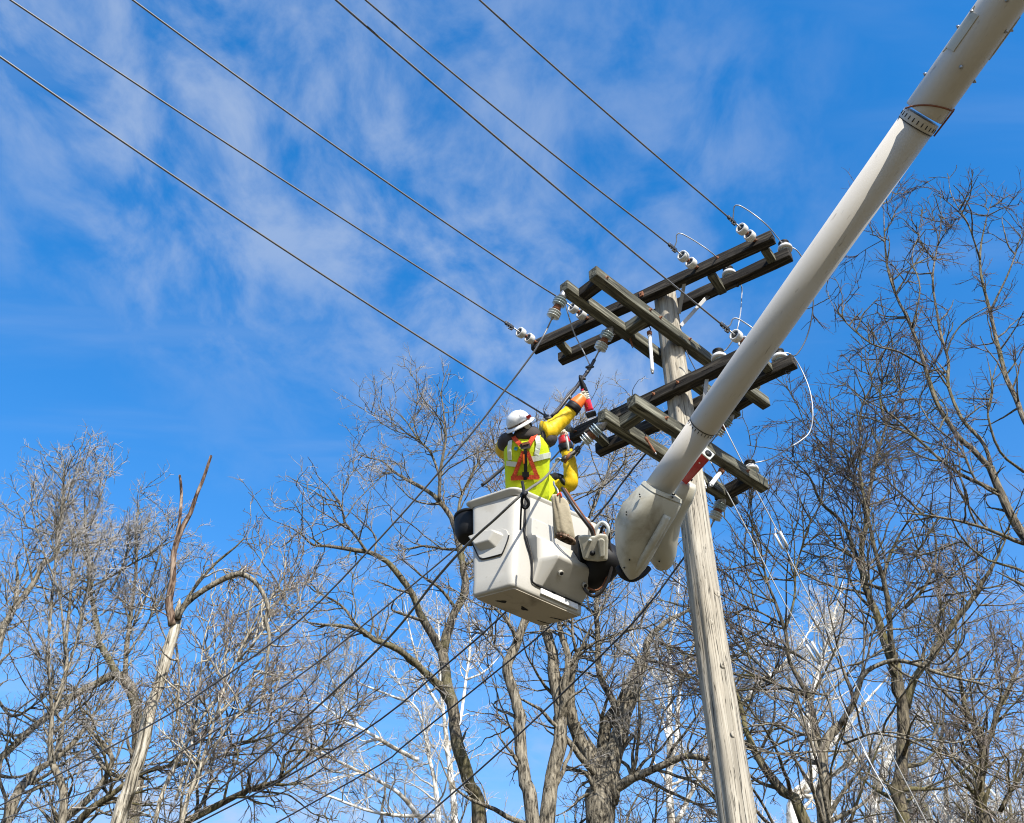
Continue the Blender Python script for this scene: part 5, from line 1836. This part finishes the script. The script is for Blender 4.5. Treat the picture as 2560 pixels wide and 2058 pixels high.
# --- left: snag with a broken, peeled top
hero_tree('snag_tree', 'pale trunk snapped at the top with brown stripped limbs and a drooping hooked bough', [
    ([(296, 2058), (317, 1991), (346, 1904), (369, 1818), (398, 1702), (430, 1601), (441, 1547)], 14, 14, 36, 25, 0),
    ([(430, 1562), (423, 1535), (421, 1504), (430, 1452), (438, 1380), (456, 1322), (476, 1281), (490, 1241), (505, 1205), (528, 1139)], 13.9, 13.7, 20, 6.5, 0),
    ([(428, 1490), (431, 1430), (434, 1376), (448, 1310), (453, 1233), (449, 1188)], 14.0, 14.1, 12, 6.5, 0),
    ([(447, 1540), (466, 1498), (497, 1454), (542, 1404), (591, 1365), (614, 1338), (625, 1309)], 13.9, 13.6, 9, 4.5, 0),
    ([(444, 1548), (464, 1509), (509, 1476), (558, 1448), (597, 1437), (636, 1454), (661, 1487), (669, 1520), (663, 1553), (674, 1586), (669, 1642), (661, 1703), (652, 1752), (644, 1813), (662, 1832), (690, 1845)], 13.9, 13.3, 17, 4, 0),
    ([(661, 1642), (640, 1668), (632, 1690), (640, 1704), (658, 1706)], 13.4, 13.3, 6, 5, 0),
    ([(655, 1740), (668, 1775), (690, 1780), (712, 1786)], 13.3, 13.2, 5, 3, 0),
    ([(442, 1556), (446, 1525), (449, 1496)], 14, 14.0, 21, 10, 0),
    ([(434, 1548), (400, 1528), (370, 1516), (345, 1512)], 13.9, 13.6, 4, 2.5, 0),
    ([(418, 1606), (402, 1570), (388, 1525), (372, 1470), (350, 1440)], 13.95, 13.5, 4, 2.5, 0),
    ([(440, 1610), (448, 1680), (446, 1740), (440, 1800), (430, 1850)], 13.95, 13.8, 6, 4, 0),
], 'bark_tan', 'twig_brown', 40, 160, 420, dict(OAK, la=(.3, .9), l1=(.25, .7), l2=(.15, .4), l3=(.08, .25), dens=.5), 31, None, [.05, .06, .06, .3, .25, .6, .8, 0, .8, .8, 1], {1: 'bark_peel', 2: 'bark_peel', 3: 'bark_b', 4: 'bark_a', 5: 'bark_b', 6: 'bark_b', 8: 'bark_peel', 9: 'bark_a', 10: 'bark_b'}, (1, 2, 7))
# --- left crowd
hero_tree('bare_tree', 'dark-limbed tree at the left edge of the picture', [
    ([(-60, 2058), (-40, 1900), (-20, 1720), (0, 1582), (17, 1550), (35, 1518)], 21, 21, 34, 17, 0),
    ([(33, 1522), (52, 1498), (72, 1475), (92, 1443), (110, 1411), (136, 1394), (150, 1330), (160, 1240), (158, 1160)], 21, 20.6, 15, 3),
    ([(38, 1520), (45, 1440), (40, 1400), (55, 1370)], 21, 21.2, 11, 5),
    ([(0, 1582), (-30, 1480), (-60, 1400)], 21, 21, 10, 4),
    ([(110, 1411), (112, 1385), (90, 1372), (60, 1375)], 20.8, 21, 6, 3),
    ([(-20, 1730), (30, 1790), (90, 1760), (140, 1720)], 21, 20, 9, 4),
], 'bark_a', 'twig_grey', 110, 1100, 5200, OAK, 41)
hero_tree('bare_tree', 'straight pale-stemmed tree near the left edge, tall pointed crown', [
    ([(156, 2058), (130, 1904), (127, 1818), (130, 1766), (124, 1702), (121, 1558), (116, 1535)], 17, 17, 22, 9, 0),
    ([(130, 1780), (136, 1766), (156, 1720), (167, 1659), (164, 1610), (173, 1524), (179, 1452), (185, 1394), (176, 1322), (160, 1250), (156, 1180)], 17, 17.5, 12, 2.5),
    ([(122, 1580), (127, 1530), (136, 1437), (141, 1351), (156, 1264), (159, 1149)], 17, 16.8, 8, 2.5),
    ([(140, 1750), (175, 1660), (200, 1560), (215, 1500), (225, 1440)], 17, 17.3, 7, 3),
    ([(138, 1830), (175, 1790), (210, 1760), (240, 1730)], 17, 16.5, 8, 4),
    ([(166, 1640), (150, 1500), (125, 1420), (100, 1350), (80, 1280), (70, 1240)], 17.2, 17.6, 6, 2),
    ([(100, 1640), (60, 1560), (20, 1520), (-10, 1500)], 17, 16.5, 5, 2),
], 'bark_a', 'twig_grey', 120, 1300, 6000, UPR, 42)
hero_tree('bare_tree', 'broad gnarled tree behind the snapped snag, crown of upright twigs', [
    ([(332, 2058), (340, 1875), (343, 1803), (323, 1717), (297, 1688)], 22, 22, 34, 24, 0),
    ([(300, 1692), (286, 1673), (254, 1616), (245, 1596), (237, 1538), (225, 1481), (222, 1409), (213, 1322), (211, 1235), (208, 1178)], 22, 21.5, 18, 2.5),
    ([(303, 1700), (312, 1688), (317, 1610), (332, 1495), (340, 1409), (343, 1293), (352, 1215)], 22, 22.4, 14, 2.5),
    ([(300, 1690), (274, 1694), (202, 1731), (144, 1774), (87, 1818), (0, 1898), (-60, 1960)], 22, 20.5, 20, 15),
    ([(225, 1481), (200, 1470), (190, 1490), (170, 1520)], 21.8, 21.4, 8, 4),
    ([(222, 1470), (262, 1450), (330, 1410), (390, 1375), (435, 1350)], 21.7, 21.2, 7, 2.5),
    ([(275, 1480), (300, 1430), (320, 1370), (326, 1330)], 21.7, 21.5, 7, 3),
    ([(213, 1330), (235, 1290), (262, 1210), (268, 1190)], 21.6, 22, 5, 2),
    ([(335, 1560), (370, 1480), (395, 1400), (410, 1330), (425, 1290)], 22.1, 22.3, 7, 2),
    ([(315, 1640), (360, 1570), (400, 1500), (430, 1440), (445, 1400)], 22.1, 21.8, 7, 2),
    ([(213, 1400), (190, 1300), (180, 1220), (190, 1160)], 21.6, 22, 6, 2),
], 'bark_b', 'twig_grey', 230, 2300, 11500, UPR, 43)
hero_tree('bare_tree', 'thick leaning trunk crossing the lower left corner', [
    ([(14, 2058), (72, 1947), (121, 1910), (190, 1850), (240, 1780), (280, 1720), (300, 1640)], 19, 20, 26, 10, 0),
    ([(100, 2100), (160, 2050), (230, 1990), (280, 1900), (230, 1830), (190, 1790)], 19, 18.5, 22, 9),
    ([(230, 1870), (260, 1920), (290, 1940), (320, 1935), (345, 1900)], 19.4, 19, 13, 8),
    ([(150, 1880), (160, 1800), (200, 1700), (250, 1640)], 19.2, 19.4, 8, 3),
], 'bark_a', 'twig_grey', 80, 800, 3400, OAK, 44)
hero_tree('bare_tree', 'low spreading tree with a long mossy bough across the lower left', [
    ([(180, 2120), (202, 2048), (288, 1979), (340, 1940), (420, 1915), (500, 1905), (560, 1890), (640, 1885), (700, 1880)], 18, 17.5, 20, 7, 0),
    ([(430, 2070), (537, 2020), (623, 1976), (681, 1959), (704, 1942), (710, 1890), (739, 1875), (790, 1881)], 18, 18, 21, 6),
    ([(700, 1945), (740, 1915), (780, 1880), (820, 1860), (850, 1810)], 18, 18.3, 8, 4),
    ([(690, 1962), (745, 1962)], 18, 18, 9, 7),
    ([(560, 1892), (585, 1860), (640, 1850), (700, 1830), (740, 1800)], 17.7, 17.3, 7, 3),
    ([(420, 1915), (470, 1870), (520, 1850), (600, 1830)], 17.8, 17.4, 7, 3),
], 'bark_c', 'twig_brown', 130, 1200, 4600, OAK, 45)
hero_tree('bare_tree', 'slender pale whips leaning right of the snag', [
    ([(453, 2058), (497, 1929), (531, 1819), (558, 1725), (586, 1658), (602, 1647)], 15.5, 15.5, 15, 8, 0),
    ([(600, 1650), (595, 1630), (608, 1609), (652, 1526), (690, 1480), (719, 1454)], 15.5, 15.3, 7, 3, 0),
    ([(596, 1652), (640, 1600), (668, 1560), (690, 1510)], 15.5, 15.7, 6, 2.5),
    ([(387, 2058), (409, 1973), (470, 1850), (530, 1760), (580, 1700), (640, 1600), (680, 1540)], 15.5, 16, 12, 3),
    ([(540, 1800), (590, 1740), (640, 1700), (700, 1650), (760, 1600)], 15.5, 15, 6, 2),
    ([(500, 1930), (560, 1830), (620, 1760), (690, 1700), (770, 1660), (800, 1640)], 15.5, 15.2, 6, 2),
    ([(480, 1840), (500, 1700), (510, 1600), (540, 1500), (560, 1450)], 15.6, 16, 6, 2),
    ([(440, 2000), (480, 1860), (470, 1740), (490, 1640), (480, 1560)], 15.6, 15.9, 8, 2),
    ([(560, 1735), (565, 1640), (580, 1560), (600, 1500)], 15.5, 15.8, 5, 2),
], 'bark_tan', 'twig_brown', 120, 1000, 3600, UPR, 46)

# --- right-hand trees
hero_tree('bare_tree', 'tall dark tree with mossy stems in the middle of the right side', [
    ([(2261, 2058), (2251, 1943), (2261, 1804), (2254, 1735), (2240, 1660)], 16, 16, 34, 26, 0),
    ([(2246, 1700), (2210, 1600), (2185, 1520), (2161, 1454), (2154, 1385), (2164, 1315), (2168, 1263), (2182, 1177), (2216, 1063), (2254, 987), (2262, 930)], 16, 16.4, 22, 3),
    ([(2240, 1670), (2228, 1600), (2220, 1500), (2195, 1402), (2178, 1333), (2160, 1250), (2148, 1180), (2100, 1130), (2080, 1090)], 16, 15.6, 17, 3),
    ([(2180, 1510), (2126, 1350), (2098, 1298), (2053, 1257), (2033, 1212), (2012, 1177), (1970, 1142), (1945, 1110)], 16.1, 15.4, 14, 3),
    ([(2182, 1185), (2196, 1152), (2240, 1118), (2290, 1090), (2330, 1080)], 16.3, 16, 8, 2.5),
    ([(2150, 1200), (2150, 1110), (2154, 1020), (2180, 960), (2170, 900), (2180, 840)], 16.2, 16.6, 8, 2.2),
    ([(2268, 1770), (2289, 1693), (2341, 1631), (2386, 1555), (2445, 1475), (2500, 1380), (2525, 1320)], 16, 15, 19, 8),
    ([(2210, 1440), (2228, 1380), (2262, 1315), (2300, 1285)], 15.8, 15.4, 9, 3),
    ([(2185, 1530), (2140, 1480), (2110, 1400), (2112, 1370), (2090, 1300)], 16.1, 16.5, 8, 3),
    ([(2262, 1520), (2310, 1470), (2340, 1385), (2330, 1300), (2320, 1250)], 15.9, 15.5, 9, 3),
    ([(2330, 1640), (2360, 1560), (2345, 1470), (2350, 1370)], 15.6, 15.9, 8, 3),
    ([(2216, 1063), (2200, 1000), (2205, 930), (2190, 860)], 16.3, 16, 6, 2),
    ([(2053, 1257), (2060, 1200), (2078, 1150), (2070, 1080), (2050, 1020)], 15.8, 15.6, 6, 2),
], 'bark_c', 'twig_dark', 230, 0, 0, dict(ELM, la=(.8, 2.4), dens=.68), 51)
hero_tree('bare_tree', 'near tree leaning in from the right edge with long fine upswept branches', [
    ([(2760, 1900), (2680, 1640), (2600, 1430), (2560, 1350), (2514, 1264), (2493, 1222), (2476, 1170)], 12.5, 12.2, 34, 19, 0),
    ([(2476, 1172), (2431, 1122), (2400, 1094), (2369, 1052), (2344, 1011), (2327, 962), (2313, 917), (2280, 820), (2240, 740), (2215, 640), (2210, 500), (2222, 452)], 12.2, 11.8, 15, 2),
    ([(2480, 1175), (2462, 1115), (2403, 1045), (2372, 969), (2369, 900), (2345, 800), (2332, 690), (2352, 560), (2350, 450)], 12.2, 12.6, 11, 2),
    ([(2490, 1229), (2376, 1170), (2289, 1094), (2230, 1039), (2150, 990), (2100, 940)], 12.2, 11.6, 10, 2),
    ([(2600, 1110), (2560, 1049), (2531, 976), (2510, 928), (2480, 800), (2450, 650), (2480, 500), (2512, 452)], 12.6, 12.9, 15, 2),
    ([(2560, 1360), (2445, 1315), (2358, 1295), (2279, 1284), (2223, 1277), (2180, 1230)], 12.3, 11.5, 10, 2),
    ([(2500, 1240), (2440, 1200), (2400, 1120), (2330, 1060), (2290, 1000), (2240, 960)], 12.2, 12.5, 7, 2),
    ([(2450, 650), (2420, 560), (2380, 490), (2370, 440)], 12.9, 13.1, 5, 1.6),
    ([(2476, 780), (2530, 660), (2560, 560)], 12.9, 12.6, 6, 2),
    ([(2313, 917), (2250, 880), (2180, 860), (2100, 790), (2060, 720)], 11.9, 11.6, 6, 1.6),
    ([(2560, 1180), (2500, 1130), (2470, 1040), (2480, 960), (2460, 860)], 12.5, 12.2, 8, 2),
    ([(2280, 820), (2300, 720), (2280, 640), (2310, 560)], 11.9, 12.2, 5, 1.6),
    ([(2620, 1460), (2540, 1420), (2470, 1400), (2390, 1345), (2300, 1330)], 12.4, 12, 8, 2),
], 'bark_b', 'twig_dark', 170, 0, 0, dict(ELM, la=(.5, 1.6), l1=(.3, .85), dens=.5), 52)
hero_tree('bare_tree', 'brown low tree right of the pole with a bough arching to the right', [
    ([(2064, 2058), (2057, 1943), (2064, 1856), (2098, 1815)], 13.5, 13.5, 34, 22, 0),
    ([(2094, 1822), (2133, 1763), (2154, 1693), (2185, 1666), (2237, 1652), (2289, 1662), (2341, 1683), (2410, 1700), (2479, 1718), (2540, 1760)], 13.5, 13, 16, 4),
    ([(2154, 1693), (2158, 1640), (2160, 1560), (2150, 1480), (2168, 1400)], 13.4, 13.6, 6, 2),
    ([(2062, 1856), (2030, 1840), (1990, 1830), (1960, 1815), (1880, 1805)], 13.5, 13.8, 8, 3),
    ([(2098, 1838), (2130, 1870), (2160, 1920), (2170, 1945)], 13.5, 13.2, 8, 6),
    ([(2085, 1820), (2075, 1760), (2050, 1700), (2060, 1640)], 13.5, 13.7, 7, 3),
    ([(2158, 1680), (2180, 1590), (2175, 1500)], 13.4, 13.2, 4, 2),
    ([(2110, 1860), (2200, 1830), (2300, 1850), (2400, 1900)], 13.5, 13.2, 6, 2.5),
], 'bark_a', 'twig_brown', 80, 600, 2000, dict(ELM, up=.12), 53)
hero_tree('bare_tree', 'dark leaning trunk just right of the pole foot', [
    ([(2010, 2058), (1958, 1977), (1906, 1908), (1865, 1822), (1851, 1763), (1800, 1640), (1745, 1540)], 15, 15.5, 28, 10, 0),
    ([(2060, 1900), (2038, 1804), (2020, 1735), (1975, 1655), (1962, 1579), (1941, 1510), (1920, 1458), (1900, 1380), (1890, 1300)], 15.5, 15.8, 16, 3),
    ([(2020, 1740), (1960, 1720), (1900, 1680), (1850, 1655), (1820, 1610)], 15.6, 15.2, 9, 3),
    ([(1990, 1840), (1930, 1810), (1880, 1800)], 15.3, 15, 8, 4),
    ([(1962, 1579), (1985, 1500), (1990, 1420), (2010, 1340), (2000, 1260)], 15.7, 16, 7, 2),
    ([(2015, 1650), (1950, 1620), (1890, 1610), (1830, 1600)], 15.6, 16, 6, 2),
    ([(1955, 1560), (1900, 1530), (1860, 1520), (1820, 1480)], 15.7, 16.2, 6, 2),
], 'bark_c', 'twig_dark', 150, 1500, 6400, ELM, 54)
hero_tree('bare_tree', 'mossy forked trunk in the lower right corner', [
    ([(2459, 2058), (2459, 1873), (2440, 1820), (2420, 1787), (2407, 1735), (2390, 1600), (2400, 1480)], 19, 19, 28, 6, 0),
    ([(2462, 1870), (2480, 1830), (2500, 1760), (2540, 1680), (2560, 1600)], 19, 19.3, 15, 5),
    ([(2500, 2030), (2540, 1960), (2580, 1900)], 19, 18.6, 12, 8),
    ([(2425, 1790), (2360, 1730), (2300, 1650), (2290, 1560)], 19, 18.6, 9, 3),
    ([(2455, 1980), (2380, 1900), (2330, 1800), (2300, 1700)], 19, 19.5, 10, 4),
], 'bark_c', 'twig_brown', 150, 1500, 6000, OAK, 55)


# --- woods further back: whole trees grown from the ground, copied with their own turn and height
def wood_tree(name, label, seed, bark, twig, Ht=17.0, n=(210, 0, 0), st=OAK):
    rng = np.random.default_rng(seed)
    LPs = []
    tr = [np.zeros(3)]
    for i in range(1, 9):
        tr.append(tr[-1] + np.array([rng.normal(0, .16), rng.normal(0, .16), Ht * .62 / 8]))
    C = catmull(tr, .3)
    LPs.append((C, np.linspace(.24, .10, len(C))))
    for i in range(13):
        f = rng.uniform(.32, 1.0)
        j = int(f * (len(C) - 1))
        az = i * 2.4 + rng.uniform(-.4, .4)
        ln = rng.uniform(3.0, 6.2) * (1.15 - .35 * f)
        d = np.array([math.cos(az) * .62, math.sin(az) * .62, .8])
        pts = [C[j]]
        for s in range(6):
            d = norm(d + np.array([rng.normal(0, .14), rng.normal(0, .14), .10]))
            pts.append(pts[-1] + d * ln / 6)
        c = catmull(pts, .3)
        LPs.append((c, np.linspace(.085, .018, len(c))))
    t = thing(name, label, 'tree', (0, 0, 0), 'trees of the wood behind')
    for i, (c, r) in enumerate(LPs):
        V, F = tube_vf(c, r, 12 if i == 0 else 7, True, jit=.03, rng=rng)
        obj('trunk' if i == 0 else 'limb', V, F, M[bark], t)
    (v1, q1), (v2, q2) = crown_meshes(rng, LPs, [.3] + [1.0] * 13, *n, st)
    o = link('branches', mesh_np('branches', v1, quads=q1), M[bark if bark != 'syc' else 'twig_syc'], t); o['kind'] = 'stuff'
    o = link('twigs', mesh_np('twigs', v2, quads=q2), M[twig], t); o['kind'] = 'stuff'
    return t


def copy_tree(src, label, loc, rz, sc):
    c = src.copy()
    COL.objects.link(c)
    c.location = loc
    c.rotation_euler = (0, 0, rz)
    c.scale = (sc, sc, sc)
    c['label'] = label
    for ch in list(src.children):
        d = ch.copy()
        COL.objects.link(d)
        d.parent = c
    return c


W = [wood_tree('woodland_tree', 'x', 61, 'bark_a', 'twig_grey'), wood_tree('woodland_tree', 'x', 62, 'syc', 'twig_syc'), wood_tree('woodland_tree', 'x', 63, 'bark_b', 'twig_brown', st=ELM)]
SPOTS = [(-17.0, 27, 0, .2, .86, 'grey wood tree far back behind the left edge'), (-12.2, 30, 2, 1.9, .92, 'brown wood tree far back behind the snapped snag'),
         (-8.0, 31, 1, 3.1, .80, 'pale wood tree far back between snag and dark centre tree'), (-4.2, 33, 0, 4.4, .78, 'grey wood tree far back behind the dark centre tree'),
         (0.4, 32, 1, 5.2, .86, 'pale wood tree far back below the bucket'), (3.4, 29, 0, .9, .92, 'grey wood tree far back just left of the pole'),
         (6.4, 27, 1, 2.6, .98, 'pale wood tree far back just right of the pole'), (9.3, 25, 2, 3.9, 1.0, 'brown wood tree far back behind the mossy stems'),
         (12.0, 27, 1, 1.2, 1.0, 'pale wood tree far back right of the mossy stems'), (14.6, 25, 2, 5.7, 1.05, 'brown wood tree far back behind the right edge'),
         (-14.5, 38, 1, 2.2, .95, 'pale distant wood tree in the left background'), (8.2, 34, 1, 3.3, 1.05, 'pale distant wood tree in the right background'),
         (12.6, 36, 1, .4, 1.15, 'tall pale distant wood tree in the far right background'), (-2.2, 24, 0, 1.3, .84, 'grey wood tree just behind the dark centre tree'), (2.3, 23.5, 2, 3.0, .86, 'brown wood tree just behind the kinked trunk'), (-5.6, 25, 2, 4.1, .74, 'brown wood tree just behind the hooked bough'), (4.8, 38, 1, 1.5, 1.0, 'pale distant wood tree behind the pole'),
         (16.5, 33, 1, 2.9, 1.2, 'tallest pale wood tree at the far right'), (7.4, 22.5, 1, .7, .80, 'small pale wood tree close behind the leaning dark trunk'), (11.2, 22, 1, 4.2, .82, 'small pale wood tree close behind the mossy stems'), (13.6, 30, 1, 1.9, 1.05, 'pale wood tree back between mossy stems and right corner trunk'), (-8.6, 24.5, 1, 5.0, .72, 'small pale wood tree behind the slender whips'), (10.4, 30, 0, 4.9, 1.1, 'grey wood tree far back between the two right-hand stems'),
         (-6.0, 40, 1, 1.1, .95, 'pale distant wood tree low behind the sagging lines'), (-10.5, 36, 0, 5.5, .95, 'grey distant wood tree low behind the hooked bough'),
         (2.0, 40, 1, 2.0, 1.0, 'pale distant wood tree low between the grooved trunks'), (-19.5, 34, 0, 3.6, 1.0, 'grey distant wood tree at the far left')]
used = set()
for (x, y, wi, rz, sc, lab) in SPOTS:
    if wi not in used:
        used.add(wi)
        o = W[wi]
        o.location = (x, y, 0); o.rotation_euler = (0, 0, rz); o.scale = (sc, sc, sc); o['label'] = lab
    else:
        copy_tree(W[wi], lab, (x, y, 0), rz, sc)
